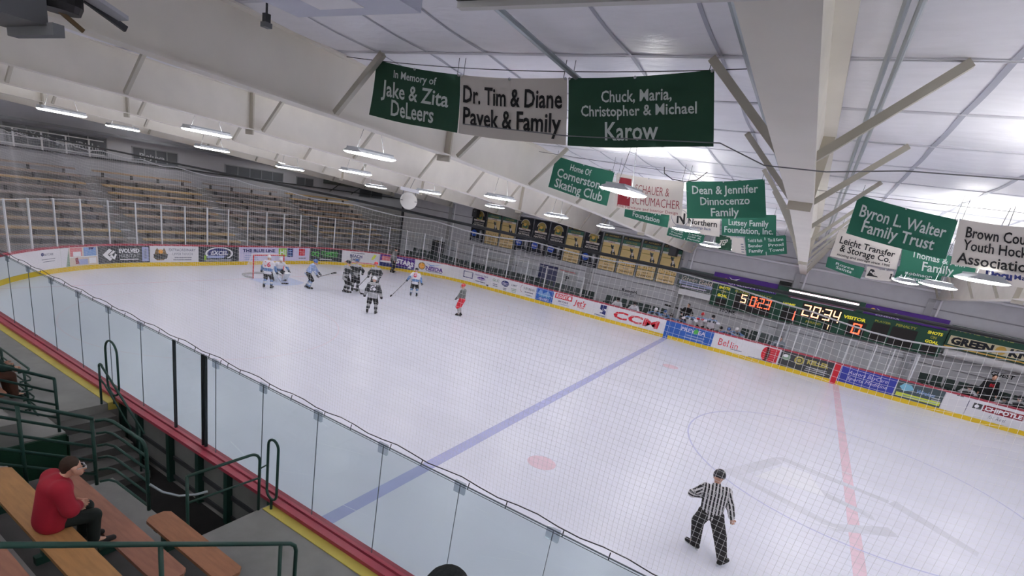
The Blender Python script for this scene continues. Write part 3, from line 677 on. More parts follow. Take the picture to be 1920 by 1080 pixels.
a.rect(.03, .55, .46, .95, RED, n=2); a.text('BUDGET', .2, .75, .24, PURE, .28, bold=.03); a.disc(.4, .75, .13, PURE, 2); a.text("Jet's", .66, .62, .42, RED, .28, bold=.02, shear=.15); a.text('PIZZA', .7, .3, .14, RED, .16); a.text('BAYCARE', .26, .36, .13, NAVY, .24); a.lines(.16, .44, .16, 1, .1, .05, PERI); a.done()
a = advert(-13.25, -12.45, WHITE, 'narrow white panel with a navy zigzag logo on the far boards')
a.poly([(.45, .95), (.95, .95), (.95, .68), (.7, .66), (.95, .5), (.95, .22), (.45, .3), (.75, .42), (.45, .6)], NAVY); a.lines(.1, .98, .1, 1, .1, .09, INK, jag=False); a.done()
a = advert(-12.4, -8.83, WHITE, 'white advert with three very large red slanted letters'); a.text('CCM', .5, .5, .55, RED, .78, bold=.035, shear=.12); a.done()
a = advert(-8.55, -6.16, BLUE, 'blue advert with a small green leaf below the bench full of players')
a.text('PREV', .42, .72, .27, LILAC, .32, bold=.02); a.text('EA', .74, .72, .27, LILAC, .17, bold=.02); a.poly([(.57, .5), (.55, .75), (.6, .95), (.66, .8), (.64, .6)], GRN, 3); a.lines(.35, .85, .36, 2, .16, .06, PERI); a.done()
a = advert(-6.12, -5.3, WHITE, 'white board door with the first half of a thin red script'); a.text('Bel', .66, .52, .5, RED, .62, bold=0); a.done()
a = advert(-5.24, -4.5, WHITE, 'white board door with the second half of a thin red script'); a.text('lin', .32, .48, .44, RED, .52, bold=0); a.lines(.1, .9, .2, 1, .1, .05, INK); a.done()
a = advert(-4.44, -2.82, WHITE, 'white advert with a rounded red block of text lines below the scoreboard')
a.rect(.62, .04, .99, .96, RED); a.disc(.62, .5, .46, RED, 1, .55); a.lines(.54, .95, .82, 5, .14, .035, PINK, 3); a.lines(.06, .9, .03, 1, .1, .04, INK, 4); a.done()
a = advert(-2.75, -.35, DGREY, 'dark advert with a round gold emblem left of the red centre marker')
a.disc(.12, .62, .2, SAGE, 1, 1.2); a.disc(.1, .7, .1, PURE, 2, 1.5); a.disc(.37, .62, .27, KHAKI, 1); a.disc(.37, .62, .18, DKAD, 2); a.disc(.37, .62, .12, KHAKI, 3); a.text('KELLER', .72, .7, .28, KHAKI, .4, bold=.05); a.lines(.5, .94, .36, 3, .12, .05, LGREY); a.done()
a = advert(-.02, 2.28, mat('royal_blue', (52, 62, 160), .5), 'royal blue advert with two lines of white italics, right of the red centre marker')
a.text('Aurora BayCare', .5, .72, .24, LILAC, .7, bold=.0, shear=.2); a.text('Sports Medicine', .52, .36, .22, LILAC, .72, bold=0, shear=.2); a.done()
a = advert(2.32, 4.12, mat('slate', (70, 84, 90), .5), 'slate grey advert with a pale blue splash and a neon yellow strip')
a.poly([(.06, .66), (.14, .9), (.3, .86), (.38, .62), (.26, .5), (.18, .42)], AQUA); a.rect(.04, .1, .98, .32, NEON, n=2); a.lines(.1, .92, .2, 1, .1, .06, SAGE, 3); a.text('Wireless', .62, .62, .24, SKYB, .4, shear=.2); a.lines(.76, .98, .48, 2, .12, .06, LGREY); a.done()
a = advert(4.16, 5.02, WHITE, 'blank white board panel left of the maroon-bar advert'); a.rect(.96, .0, 1, .9, INK); a.rect(.42, .96, .7, 1, DGREY); a.done()
a = advert(5.06, 7.6, WHITE, 'white advert with a maroon rounded bar at the right edge of the far boards')
a.rect(.05, .5, .17, .82, DGREY); a.disc(.1, .66, .1, PURE, 2, n=10); a.rect(.19, .48, .74, .84, MAROON, n=3); a.text('CHIPOTLE', .465, .66, .22, PURE, .5, bold=.04); a.text('for Real.', .42, .26, .2, INK, .24, bold=-.005, shear=.2); a.lines(.76, .79, .8, 1, .1, .06, INK, jag=False); a.done()
# ------------------------------------------------------------------ hanging cloth banners
BGRN = mat('banner_green', (38, 108, 86), .7, noise=.04, scale=2); BGRND = mat('banner_dark_green', (34, 76, 56), .7, noise=.05, scale=2); BWHT = mat('banner_white', (222, 216, 208), .7, noise=.03, scale=2)
BTXT = mat('banner_text', (214, 222, 218), .6); BBLK = mat('banner_black', (30, 30, 32), .6)
def hbanner(label, c, y, m, draw, rip=.03, group='sponsor banners hanging from the roof', wave=3.):
    TL, TR, BR, BL = [Vector((p[0], 0, p[1])) for p in c]
    w_ = ((TR-TL).length+(BR-BL).length)/2; h_ = ((TL-BL).length+(TR-BR).length)/2
    root = thing('sponsor_banner', label, 'banner', ((TL.x+TR.x)/2, y, (BL.z+BR.z)/2), group)
    def M(u, v, o):
        a, b_ = u/w_, v/h_
        top = TL+(TR-TL)*a; bot = BL+(BR-BL)*a; p = bot+(top-bot)*b_
        sag = -.025*math.sin(PI*a)*(1 if b_ > .5 else .6)
        yy = y-o+rip*math.sin(a*wave*2+b_*1.3)*(1.2-b_)
        return (p.x, yy, p.z+sag)
    mb = MB(); nu, nv = 14, 6
    for o in (0, -.006): 
        base = len(mb.v)
        mb.add([M(w_*i/nu, h_*j/nv, o) for i in range(nu+1) for j in range(nv+1)], [(i*(nv+1)+j, (i+1)*(nv+1)+j, (i+1)*(nv+1)+j+1, i*(nv+1)+j+1) for i in range(nu) for j in range(nv)])
    mb.build('cloth', m, root, smooth=True)
    g = MB()
    for u in (.01, .5, .99): g.ball(M(u*w_, h_*.985, .012), .016, 8, 5)
    g.build('grommet', LGREY, root)
    g = MB()
    for u in (.03, .97):
        q = M(u*w_, h_*.985, -.003); zr = zt(q[1])-.012
        g.tube([q, (q[0], q[1], zr)], .004, 5)
    g.build('hanging_cord', DGREY, root)
    P = Panel(root, M, w_, h_); draw(P); P.done(); return root
def L(*rows, m=BTXT, bold=.016):
    def d(P):
        for (s_, v, h, wd, *rest) in rows: P.text(s_, rest[0] if rest else .5, v, h*1.12, m, wd, bold=bold, lay=3)
    return d
hbanner('dark green banner with an In Memory Of line, left of the nearest row', [(-8.54, 7.54), (-7.07, 7.39), (-6.98, 6.71), (-8.59, 6.83)], -11.75, BGRND,
        L(('In Memory of', .84, .12, .52), ('Jake & Zita', .56, .26, .8), ('DeLeers', .24, .26, .54)), rip=.05)
hbanner('white banner with two lines of heavy black letters, middle of the nearest row', [(-7.06, 7.39), (-5.57, 7.4), (-5.42, 6.7), (-6.97, 6.71)], -11.75, BWHT,
        L(('Dr. Tim & Diane', .70, .26, .93), ('Pavek & Family', .33, .27, .92), m=BBLK, bold=.02))
hbanner('large dark green banner with three lines, right end of the nearest row', [(-5.55, 7.4), (-4.0, 7.52), (-3.81, 6.83), (-5.40, 6.7)], -11.75, BGRND,
        L(('Chuck, Maria,', .74, .15, .49), ('Christopher & Michael', .53, .15, .8), ('Karow', .24, .24, .38, .47)))
hbanner('tilted green Home Of ... Skating Club banner, partly behind a lamp', [(-8.79, 7.25), (-7.2, 7.05), (-7.2, 6.27), (-8.84, 6.5)], -5.2, BGRN,
        L(('Home Of', .82, .17, .36, .47), ('Cornerstone', .55, .25, .82), ('Skating Club', .22, .25, .82)))
def schauer(P):
    P.rect(.05, .1, .24, .9, MAROON); P.ring(.145, .5, .22, BWHT, 3, 1, .14, 16, .5, 5.5); P.text('SCHAUER &', .56, .66, .26, MAROON, .5, bold=-.01, lay=3); P.text('SCHUMACHER', .62, .32, .26, MAROON, .7, bold=-.01, lay=3)
    P.text('Fine Furniture and Interior Design', .5, .08, .09, MAROON, .9, bold=0, lay=3)
hbanner('white banner with thin maroon capitals and a maroon logo behind a lamp', [(-7.14, 7.03), (-5.57, 7.03), (-5.43, 6.3), (-7.03, 6.27)], -5.2, BWHT, schauer)
hbanner('green three-line banner just left of the overhead beam, second row', [(-5.53, 7.04), (-4.0, 7.27), (-3.75, 6.54), (-5.3, 6.28)], -5.2, BGRN,
        L(('Dean & Jennifer', .78, .2, .84), ('Dinnocenzo', .48, .2, .63), ('Family', .18, .2, .36)))
hbanner('tilted green Family Trust banner right of the overhead beam', [(-2.32, 7.19), (-.74, 6.97), (-.69, 6.28), (-2.3, 6.47)], -5.2, BGRN, L(('Byron L. Walter', .66, .27, .86), ('Family Trust', .3, .27, .72)))
hbanner('white county Youth Hockey Association banner at the right picture edge', [(-.73, 6.99), (.42, 7.01), (.66, 6.24), (-.59, 6.22)], -5.2, BWHT,
        L(('Brown County', .76, .21, .86, .54), ('Youth Hockey', .48, .21, .84, .52), ('Association', .18, .21, .84, .48), m=BBLK))
hbanner('green banner reading Foundation, half hidden behind the white banner with thin maroon capitals', [(-8.93, 6.78), (-7.31, 6.62), (-7.24, 6.03), (-8.85, 6.16)], 1.2, BGRN, L(('Mary & Meyer', .72, .22, .7), ('Foundation', .3, .26, .62)))
def northern(P):
    P.text('N', .22, .56, .5, BBLK, .17, bold=.03, lay=3); P.ring(.2, .56, .4, INK, 2, 1, .06); P.text('Bank', .62, .82, .14, BBLK, .2, lay=3); P.text('Northern', .66, .5, .26, BBLK, .56, bold=.02, lay=3); P.text('Savings Bank', .66, .26, .1, INK, .36, lay=3)
hbanner('white bank banner with a large black letter N', [(-7.30, 6.72), (-5.69, 6.79), (-5.52, 6.02), (-7.18, 6.04)], 1.2, BWHT, northern)
hbanner('green Family Foundation, Inc. banner in the third row', [(-5.66, 6.78), (-4.09, 6.95), (-3.89, 6.28), (-5.47, 6.09)], 1.2, BGRN, L(('Lutsey Family', .62, .25, .74), ('Foundation, Inc.', .28, .25, .9)))
hbanner('white Transfer & Storage Co. banner under the tilted green Family Trust banner', [(-2.34, 6.88), (-.72, 6.6), (-.66, 5.95), (-2.33, 6.02)], 1.2, BWHT, L(('Leicht Transfer', .62, .22, .86), ('& Storage Co.', .36, .22, .78), ('moving and storage since 1905', .12, .08, .8), m=BBLK))
hbanner('green banner reading Family, half hidden below the Family Trust banner', [(-.74, 6.72), (.97, 6.49), (1.05, 6.05), (-.58, 5.94)], 1.2, BGRN, L(('Thomas & Ann', .72, .24, .72), ('Family', .32, .34, .42, .52)))
def duo(P): P.text('Docu', .34, .5, .4, NAVY, .4, bold=.06, lay=3); P.text('Mark', .72, .5, .26, NAVY, .3, lay=3)
hbanner('white banner with dark blue script below the Youth Hockey Association banner', [(.98, 6.52), (2.3, 6.58), (2.44, 6.06), (1.1, 6.04)], 1.2, BWHT, duo)
def two(a_, b_):
    def d(P):
        P.rect(.49, .0, .51, 1, BTXT, 2); 
        for i, s_ in enumerate(a_): P.text(s_, .25, .8-.27*i, .17, BTXT, .36, lay=3)
        for i, s_ in enumerate(b_): P.text(s_, .75, .8-.27*i, .17, BTXT, .36, lay=3)
    return d
hbanner('small green two-part banner under the lamp, left of the far row', [(-8.63, 6.12), (-7.02, 6.0), (-7.01, 5.62), (-8.63, 5.72)], 7, BGRN, two(('Green Bay', 'Youth', 'Hockey'), ('A Bradley', 'Gill &', 'Family')))
def tep(P): P.poly([(0, 0), (.2, 0), (1, .8), (1, 1), (.7, 1)], BWHT, 2, 'stripe'); P.text('TEP', .45, .5, .4, BWHT, .5, shear=.3, rot=.3, lay=3)
hbanner('small dark green banner with slanted white letters in the far row', [(-6.57, 6.14), (-5.94, 6.14), (-5.8, 5.56), (-6.48, 5.55)], 7, BGRND, tep)
hbanner('plain white banner piece beside the two-part green banner', [(-5.92, 6.14), (-5.48, 6.16), (-5.2, 5.52), (-5.79, 5.54)], 7, BWHT, lambda P: P.lines(.72, .95, .6, 4, .16, .06, INK, 3))
hbanner('green two-part banner at the right end of the farthest row, left of the beam', [(-5.45, 6.22), (-3.97, 6.54), (-3.71, 5.83), (-5.15, 5.46)], 7, BGRN, two(('Todd & Ruth', 'Bender', 'Family'), ('Tim & Karen', 'Proxl', 'Towel')))
hbanner('small green banner tucked below the Transfer & Storage Co. banner', [(-2.3, 6.0), (-1.0, 5.82), (-1.02, 5.39), (-2.26, 5.6)], 7, BGRN, L(('Royce', .68, .22, .5), ('Saints', .34, .24, .44)))
hbanner('white banner with slanted letters on a black field, farthest row', [(-.95, 5.9), (-.1, 5.86), (-.06, 5.5), (-.89, 5.46)], 7, BWHT, lambda P: (P.poly([(.05, .2), (.95, .2), (.98, .75), (.15, .85)], BBLK, 2, 'black_field'), P.text('Murphy', .52, .52, .34, BWHT, .8, shear=.25, bold=.04, lay=4)))
hbanner('green banner in the farthest row behind the one reading Family', [(-.04, 6.1), (1.3, 6.06), (1.34, 5.62), (-.0, 5.55)], 7, BGRN, L(('Robinson', .7, .2, .6), ('Assessments', .36, .24, .84)))
# lines that carry the banners
for y, x0, x1, z, lb in ((-11.75, -9.3, -3.04, 7.46, 'thin wire carrying the nearest row of three banners'), (-5.2, -9.3, 3.1, 7.18, 'thin wire carrying the second row of banners'),
                       (1.2, -9.3, 3.1, 6.8, 'thin wire carrying the third row of banners'), (7, -9.3, 3.1, 6.3, 'thin wire carrying the farthest row of small banners')):
    tag(MB().tube([(x0+(x1-x0)*i/12, y+.012, z+.12*abs(i/6-1)**2+.0) for i in range(13)], .005, 5).build('banner_wire', DGREY), lb, 'wire')
tag(MB().tube([(-6.9, -11.77, 6.82), (-5.4, -11.82, 6.79), (-3.75, -11.8, 6.86), (-3.3, -11.8, 6.70), (-2.78, -11.8, 6.70), (-2.2, -11.6, 6.8), (-.9, -11.4, 6.86), (2.9, -11, 6.9)], .006, 5).build('tie_wire', MGREY),
    'thin wire with turnbuckle crossing the roof beam beside the nearest dark green banner', 'wire')
# ------------------------------------------------------------------ championship banners on the far wall
NIGHT = mat('black_banner', (40, 42, 50), .7); FIELD = mat('tan_field', (226, 200, 140), .7, noise=.08, scale=2); DTEAL = mat('teal_band', (70, 112, 96), .7); OLV = mat('olive_text', (170, 150, 84), .7); NBLUE = mat('disk_blue', (44, 84, 190), .6)
kinds = 'DGGDDDGDGGGG'; nD = nG = 0
whereb = ['leftmost of all, behind the wall light', 'second from the left, first gold one', 'third from the left, second gold one', 'fourth from the left', 'fifth from the left, amid three black ones',
          'sixth from the left, ending three black ones', 'seventh from the left, gold between two black ones', 'eighth from the left, last black one', 'ninth from the left, above the thin white post', 'tenth from the left', 'eleventh from the left, next to last', 'rightmost, half hidden by the black speaker']
for i, k in enumerate(kinds):
    x0 = -25.84+1.347*i; w_, h_ = 1.24, 2.44
    t = thing('wall_banner', ('gold hockey banner on the far wall, ' if k == 'G' else 'black arch-topped banner on the far wall, ')+whereb[i], 'banner', (x0+w_/2, 16.81, 2.67), 'championship banners on the far wall')
    MB().box(x0, 16.80, 2.67, x0+w_, 16.825, 5.11).build('cloth', NIGHT if k == 'D' else mat('gold_banner_edge', (60, 78, 60), .7), t)
    P = Panel(t, lambda u, v, o, x0=x0: (x0+u, 16.80-o, 2.67+v), w_, h_)
    if k == 'G':
        P.rect(.03, .9, .97, .99, NIGHT); P.text('ST. NORBERT', .5, .945, .045, OLV, .86); P.rect(.03, .8, .97, .9, DTEAL); P.text('COLLEGE', .5, .85, .045, OLV, .6)
        P.rect(.03, .75, .97, .8, BWHT); P.text('CHAMPIONS', .5, .775, .03, MAROON, .4); P.rect(.03, .42, .97, .75, FIELD); P.rect(.06, .64, .5, .66, OLV, 2)
        P.poly([(.48, .72), (.62, .68), (.7, .6), (.82, .5), (.8, .44), (.7, .5), (.62, .44), (.56, .5), (.6, .58), (.5, .66)], DGREY, 2, 'player_figure'); P.poly([(.6, .6), (.7, .62), (.74, .54), (.66, .5)], BWHT, 3, 'player_figure'); P.disc(.64, .68, .02, DTEAL, 3)
        P.rect(.03, .24, .97, .405, TAN)
        for q in range(7): P.disc(.12+.125*q, .29+.025*math.sin(q*1.8)+.02, .018, OLV, 2, n=8); P.rect(.085+.125*q, .25, .155+.125*q, .285, GOLD, 2)
        P.rect(.03, .01, .97, .225, TAN); P.text('NCHA', .5, .16, .04, BROWN, .3); P.text('CHAMPIONS', .5, .08, .05, BROWN, .78)
    else:
        P.ring(.52, .8, .155, BWHT, 1, 1.0, .1, 20, 0, PI); P.disc(.52, .8, .14, OLV, 1, 1., 20, 0, PI); P.poly([(.3, .8), (.74, .8), (.74, .68), (.3, .68)], OLV); P.poly([(.34, .72), (.5, .88), (.7, .74), (.6, .7)], DTEAL, 2); P.disc(.5, .8, .05, GOLD, 3)
        P.rect(.12, .63, .92, .68, BWHT, 2); P.text('FINAL', .5, .655, .03, MAROON, .3, lay=3); P.text('DIVISION III', .52, .58, .035, BWHT, .7); P.text('NATIONAL', .52, .52, .05, BWHT, .8, bold=.04)
        P.disc(.26, .25, .1, NBLUE, 1, 1.05); P.text('NCAA', .26, .25, .05, BWHT, .32, bold=.04); P.poly([(.66, .36), (.8, .38), (.9, .26), (.84, .1), (.7, .12), (.62, .24)], MGREY, 1, 'player_figure'); P.poly([(.7, .34), (.8, .3), (.78, .2), (.7, .22)], LGREY, 2, 'player_figure')
        P.lines(.08, .92, .06, 2, .035, .014, LGREY)
    P.done()
# ------------------------------------------------------------------ scoreboard
SBG = mat('scoreboard_green', (36, 82, 64), .5, noise=.04, scale=1); SBD = mat('scoreboard_window', (36, 32, 32), .4)
YTX = mat('yellow_letters', (232, 222, 60), .5, emit=.35); YTX2 = mat('dull_yellow_letters', (176, 176, 70), .5); DIG = mat('digit_white_orange', (255, 196, 150), .5, emit=2.2); DIGR = mat('digit_red', (255, 96, 60), .5, emit=2.2)
t = thing('scoreboard', 'long green scoreboard on the far wall with lit red and orange digits', 'scoreboard', (-1.7, 16.9, 2.05))
MB().box(-7.4, 16.6, 2.05, 4.0, 16.83, 3.42).build('cabinet', SBG, t)
P = Panel(t, lambda u, v, o: (-7.4+u, 16.6-o, 2.05+v), 11.4, 1.37)
def X(x): return (x+7.4)/11.4
def Z(z): return (z-2.05)/1.37
for x0, x1, z0, z1 in ((-7.08, -6.48, 2.12, 2.52), (-6.1, -5.35, 2.12, 3.08), (-5.3, -4.05, 2.12, 3.1), (-3.45, -2.65, 2.12, 2.85), (-2.55, -.6, 2.55, 3.34), (-1.25, -.85, 2.12, 2.5), (-.2, .65, 2.15, 2.92), (.9, 1.65, 2.12, 3.1), (1.75, 2.85, 2.12, 3.1), (3.2, 3.85, 2.12, 2.6)):
    P.rect(X(x0), Z(z0), X(x1), Z(z1), SBD, 1, 'digit_window')
SEG = {'0': 'abcdef', '1': 'bc', '2': 'abged', '3': 'abgcd', '4': 'fgbc', '5': 'afgcd'}
def digit(ch, x, z, w_, h_, m):
    th = .17*w_; g = .03*w_
    c = {'a': (x, z+h_-th, x+w_, z+h_), 'd': (x, z, x+w_, z+th), 'g': (x+th*.4, z+h_/2-th/2, x+w_-th*.4, z+h_/2+th/2), 'f': (x, z+h_/2+g, x+th, z+h_), 'b': (x+w_-th, z+h_/2+g, x+w_, z+h_), 'e': (x, z, x+th, z+h_/2-g), 'c': (x+w_-th, z, x+w_, z+h_/2-g)}
    for q in SEG[ch]:
        a, b_, c_, d_ = c[q]; P.rect(X(a), Z(b_), X(c_), Z(d_), m, 3, 'digits')
digit('2', -2.46, 2.63, .36, .62, DIG); digit('0', -1.98, 2.63, .36, .62, DIG); digit('3', -1.42, 2.63, .34, .62, DIG); digit('4', -.98, 2.63, .33, .62, DIG)
for z in (2.82, 3.05): P.rect(X(-1.54), Z(z), X(-1.48), Z(z+.07), DIG, 3, 'digits')
digit('0', -5.2, 2.5, .3, .56, DIGR); digit('2', -4.77, 2.5, .29, .56, DIGR); digit('3', -4.4, 2.5, .29, .56, DIGR)
for z in (2.66, 2.86): P.rect(X(-4.86), Z(z), X(-4.82), Z(z+.06), DIGR, 3, 'digits')
digit('5', -5.74, 2.58, .3, .48, DIG); digit('1', -3.08, 2.24, .32, .52, DIGR); digit('0', .06, 2.27, .4, .56, DIGR); digit('1', -1.2, 2.17, .2, .27, DIG)
def tx(s_, x0, x1, zc, h_, m): P.text(s_, X((x0+x1)/2), Z(zc), h_/1.37, m, (x1-x0)/11.4, bold=.04, lay=3, name='caption')
tx('HOME', -3.52, -2.9, 3.06, .17, YTX); tx('VISITOR', -.5, .55, 3.07, .17, YTX); tx('PERIOD', -2.14, -1.38, 2.35, .12, YTX2)
tx('PLAYER', -6.17, -5.37, 3.18, .12, YTX2); tx('PENALTY', -5.2, -4.15, 3.2, .12, YTX2); tx('PLAYER', .92, 1.64, 3.2, .1, YTX2); tx('PENALTY', 1.85, 2.75, 3.22, .13, YTX2)
for x0 in (-7.1, 3.22):
    for s_, z, wd in (('SHOTS', 3.2, .62), ('ON', 2.98, .26), ('GOAL', 2.74, .56)): tx(s_, x0+.31-wd/2, x0+.31+wd/2, z, .15, YTX if s_ != 'ON' else YTX2)
P.done()
# header signs above the scoreboard
def wallsign(label, x0, x1, z0, z1, m, y=16.72, name='wall_sign', cat='sign'):
    t = thing(name, label, cat, ((x0+x1)/2, 17, z0)); MB().box(x0, y, z0, x1, 16.83, z1).build('board', m, t)
    return Panel(t, lambda u, v, o: (x0+u, y-o, z0+v), x1-x0, z1-z0)
P = wallsign('dark grey-green sign strip with a small white stripe above the script sign', -9.65, -7.62, 3.46, 3.86, mat('sign_slate', (72, 84, 84), .5)); P.rect(.3, .5, .6, .72, LGREY); P.done()
P = wallsign('purple sign strip with a white bird above the left half of the scoreboard', -7.6, -4.05, 3.43, 4.02, PURP)
P.poly([(.24, .78), (.3, .6), (.34, .62), (.42, .8), (.36, .5), (.3, .48)], PURE); P.disc(.2, .4, .2, PINK, 1); P.text('ONEIDA', .47, .22, .3, LILAC, .44, bold=.03); P.text('Nation', .84, .2, .26, PERI, .26); P.done()
P = wallsign('green sign strip behind the pink-white tube lamp above the scoreboard', -4.03, .28, 3.43, 3.98, SBG); P.rect(.15, .05, .92, .45, mat('plum_strip', (104, 52, 78), .5), n=2); P.rect(.18, .02, .9, .07, LILAC, 2); P.done()
P = wallsign('purple sign strip with yellow sun and white bird, right half above the scoreboard', .3, 3.92, 3.43, 3.96, PURP)
P.disc(.1, .5, .22, GOLD, 1); P.poly([(.14, .75), (.22, .5), (.3, .52), (.4, .66), (.3, .38), (.2, .36)], PURE, 2); P.rect(.18, .2, .45, .28, PURE, 2); P.text('ONEIDA', .3, .12, .14, LILAC, .3); P.done()
P = wallsign('dark sign with cream script and a pale blue line of text, left of the scoreboard', -9.62, -7.44, 2.66, 3.45, mat('sign_slate2', (84, 96, 96), .5))
P.text('Green', .32, .78, .3, BEIGE, .42, shear=.2, bold=0); P.text('Gold', .76, .72, .34, BEIGE, .36, shear=.2, bold=.02); P.rect(.06, .3, .98, .55, PERI, 2); P.lines(.1, .9, .43, 1, .1, .07, INK, 3, name='small_print'); P.lines(.14, .9, .16, 1, .1, .08, LILAC, 2); P.done()
tag(MB().box(-9.35, 16.5, 2.26, -7.42, 16.83, 2.6).build('white_duct', PURE), 'white boxed duct under the dark script sign', 'duct')
P = wallsign('green and cream GREEN KNIGHTS sign right of the scoreboard', 4.06, 9.4, 2.62, 3.78, SBG)
KN = mat('cream_letters', (236, 226, 190), .5)
P.text('HOME OF THE', .25, .84, .13, mat('yellow_green_letters', (178, 186, 84), .5), .42, bold=.02); P.rect(.02, .16, .98, .56, KN, 1, n=4); P.text('GREEN', .19, .37, .3, NIGHT, .31, bold=.06, lay=3); P.disc(.4, .36, .18, GOLD, 2, 1.); P.text('KNIGHTS', .68, .37, .3, NIGHT, .44, bold=.06, lay=3); P.rect(.0, .04, 1, .1, GOLD, 1, n=4); P.done()
tag(MB().tube([(4.15, 16.62, 2.38), (15.5, 16.62, 2.38)], .2, 16).build('round_duct', PURE, smooth=True), 'long round white duct under the cream-lettered sign, right edge', 'duct')
t = thing('tube_lamp', 'pinkish white fluorescent tube lamp above the middle of the scoreboard', 'lamp', (-1.7, 16.7, 3.8))
MB().tube([(-3.43, 16.56, 3.83), (-.02, 16.56, 3.83)], .045, 10).build('tube', mat('tube_glow', (255, 226, 232), .4, emit=3.0), t)
MB().box(-3.45, 16.58, 3.86, 0, 16.70, 3.95).build('housing', DGREY, t)
tag(MB().box(-4.05, 16.7, 4.05, -3.42, 16.98, 4.25).build('wall_box', BLACK), 'small black box on the wall above the purple sign strip', 'box')
# lettering straight on the wall
def wallword(s_, x0, x1, z, h_, label):
    t = thing('wall_lettering', label, 'lettering', ((x0+x1)/2, 16.99, z)); P = Panel(t, lambda u, v, o: (x0+u, 16.995-o, z-h_/2+v), x1-x0, h_); P.text(s_, .5, .5, 1, NIGHT, 1, bold=.03); return P
wallword('HOME', -6.72, -5.84, 1.84, .2, 'black HOME lettering on the grey wall under the scoreboard').done()
wallword('GUEST', 6.3, 7.2, 1.86, .2, 'black GUEST lettering on the grey wall behind the right bench').done()
P = wallword('Rampi6', -13.05, -12.0, 1.64, .22, 'black and grey painted wall lettering below the gold banners'); P.lines(.2, .8, 1.6, 1, .1, .1, INK); P.lines(0, 1, -.5, 2, .4, .14, INK); P.done()
tag(MB().bar((-10.05, 16.96, 1.34), (-8.85, 16.96, 1.3), .04, .09).build('wall_strip', BLACK), 'thin black strip on the wall left of the coach in black', 'strip')
tag(MB().box(-19.45, 16.92, .0, -18.0, 16.985, 2.12).build('navy_door', mat('navy_panel', (56, 60, 104), .6, noise=.1, scale=6)), 'dark navy door panel on the far wall below the black banners', 'door')
t = thing('door_1', None, None, (-17.2, 16.95, 0)); t['kind'] = 'structure'
MB().box(-17.95, 16.93, 0, -16.45, 16.985, 2.08).build('door_leaf', mat('door_grey', (186, 186, 188), .6), t)
P = Panel(t, lambda u, v, o: (-17.95+u, 16.93-o, v), 1.5, 2.08); P.text('P', .55, .72, .16, NIGHT, .18, bold=.04); P.rect(.1, .94, .9, .97, PINK); P.done()
t = thing('door_2', None, None, (-28.8, 16.95, 0)); t['kind'] = 'structure'
MB().box(-29.6, 16.93, 0, -28.0, 16.985, 2.05).build('door_leaf', mat('dark_door', (56, 58, 62), .6), t); MB().box(-28.84, 16.92, 0, -28.78, 16.985, 2.05).build('door_seam', LGREY, t)
# wall speakers
def speaker(label, x, y, z, w_, h_, d_, rz=0):
    t = thing('wall_speaker', label, 'speaker', (x, y, z)); MB().hexa([(x-w_*.4, y-d_, z-h_/2+.05), (x+w_*.4, y-d_, z-h_/2+.05), (x+w_*.5, y, z-h_/2), (x-w_*.5, y, z-h_/2), (x-w_*.42, y-d_, z+h_/2), (x+w_*.42, y-d_, z+h_/2), (x+w_*.5, y, z+h_/2), (x-w_*.5, y, z+h_/2)]).build('cabinet', mat('speaker_black', (52, 52, 54), .6), t)
    MB().box(x-w_*.36, y-d_-.012, z-h_*.4, x+w_*.36, y-d_+.005, z+h_*.42).build('grille', DGREY, t); MB().box(x-.05, y, z-.05, x+.05, 16.93, z+.05).build('bracket', BLACK, t); MB().ball((x, y-d_-.012, z+h_*.25), .025, 8, 5).build('badge', LGREY, t)
speaker('black loudspeaker hung on the wall at the right end of the gold banners', -10.26, 16.5, 4.85, .55, .82, .35)
speaker('dark tilted loudspeaker before the leftmost wall banner', -25.35, 16.55, 4.75, .5, .62, .35)
# ------------------------------------------------------------------ roof lamps, seen and added
HOUS = mat('lamp_housing', (176, 180, 184), .45); UPL = mat('added_uplight', (255, 253, 250), .4, emit=LAMP*3.3)  # upward glow added to brighten the ceiling
LA = [(-12.4, -7.87, 6.5, 'large lamp hanging below the In Memory Of banner, left of centre'), (-6.2, -7.13, 6.54, 'large lamp in front of the white banner with thin maroon capitals'), (-24.8, -9.53, 6.37, 'lamp at the far left, above the lettered end windows'),
      (-18.6, -8.29, 6.46, 'lamp second from the left, upper one of the pair'), (-24.8, -4.47, 6.05, 'lamp second from the left, lower smaller one of the pair'), (-24.8, -.68, 5.80, 'thin lamp over the five-pane end windows'),
      (-18.6, -2.42, 6.1, 'thin dim lamp just left of the white dish, higher one'), (-24.8, 5.07, 5.56, 'small lamp left of the white dish, lower one'), (-18.6, 2.13, 5.80, 'lamp touching the right side of the white dish'),
      (-12.4, -1.6, 6.06, 'upper lamp above the leftmost wall banners'), (-18.6, 8.12, 5.60, 'lower lamp above the leftmost wall banners'), (-12.4, 3.14, 5.74, 'lamp above the black wall banners'), (-12.4, 9.37, 5.58, 'lamp above the last black wall banner'),
      (-6.2, -.72, 6.06, 'lamp in front of the white bank banner'), (-6.2, 4.1, 5.67, 'thin lamp under the white bank banner'), (0, -4.66, 6.04, 'large lamp at the right edge under the Family banner'), (0, -1.09, 5.76, 'middle lamp of the right-hand group'), (0, 4.13, 5.63, 'left lamp of the right-hand group')]
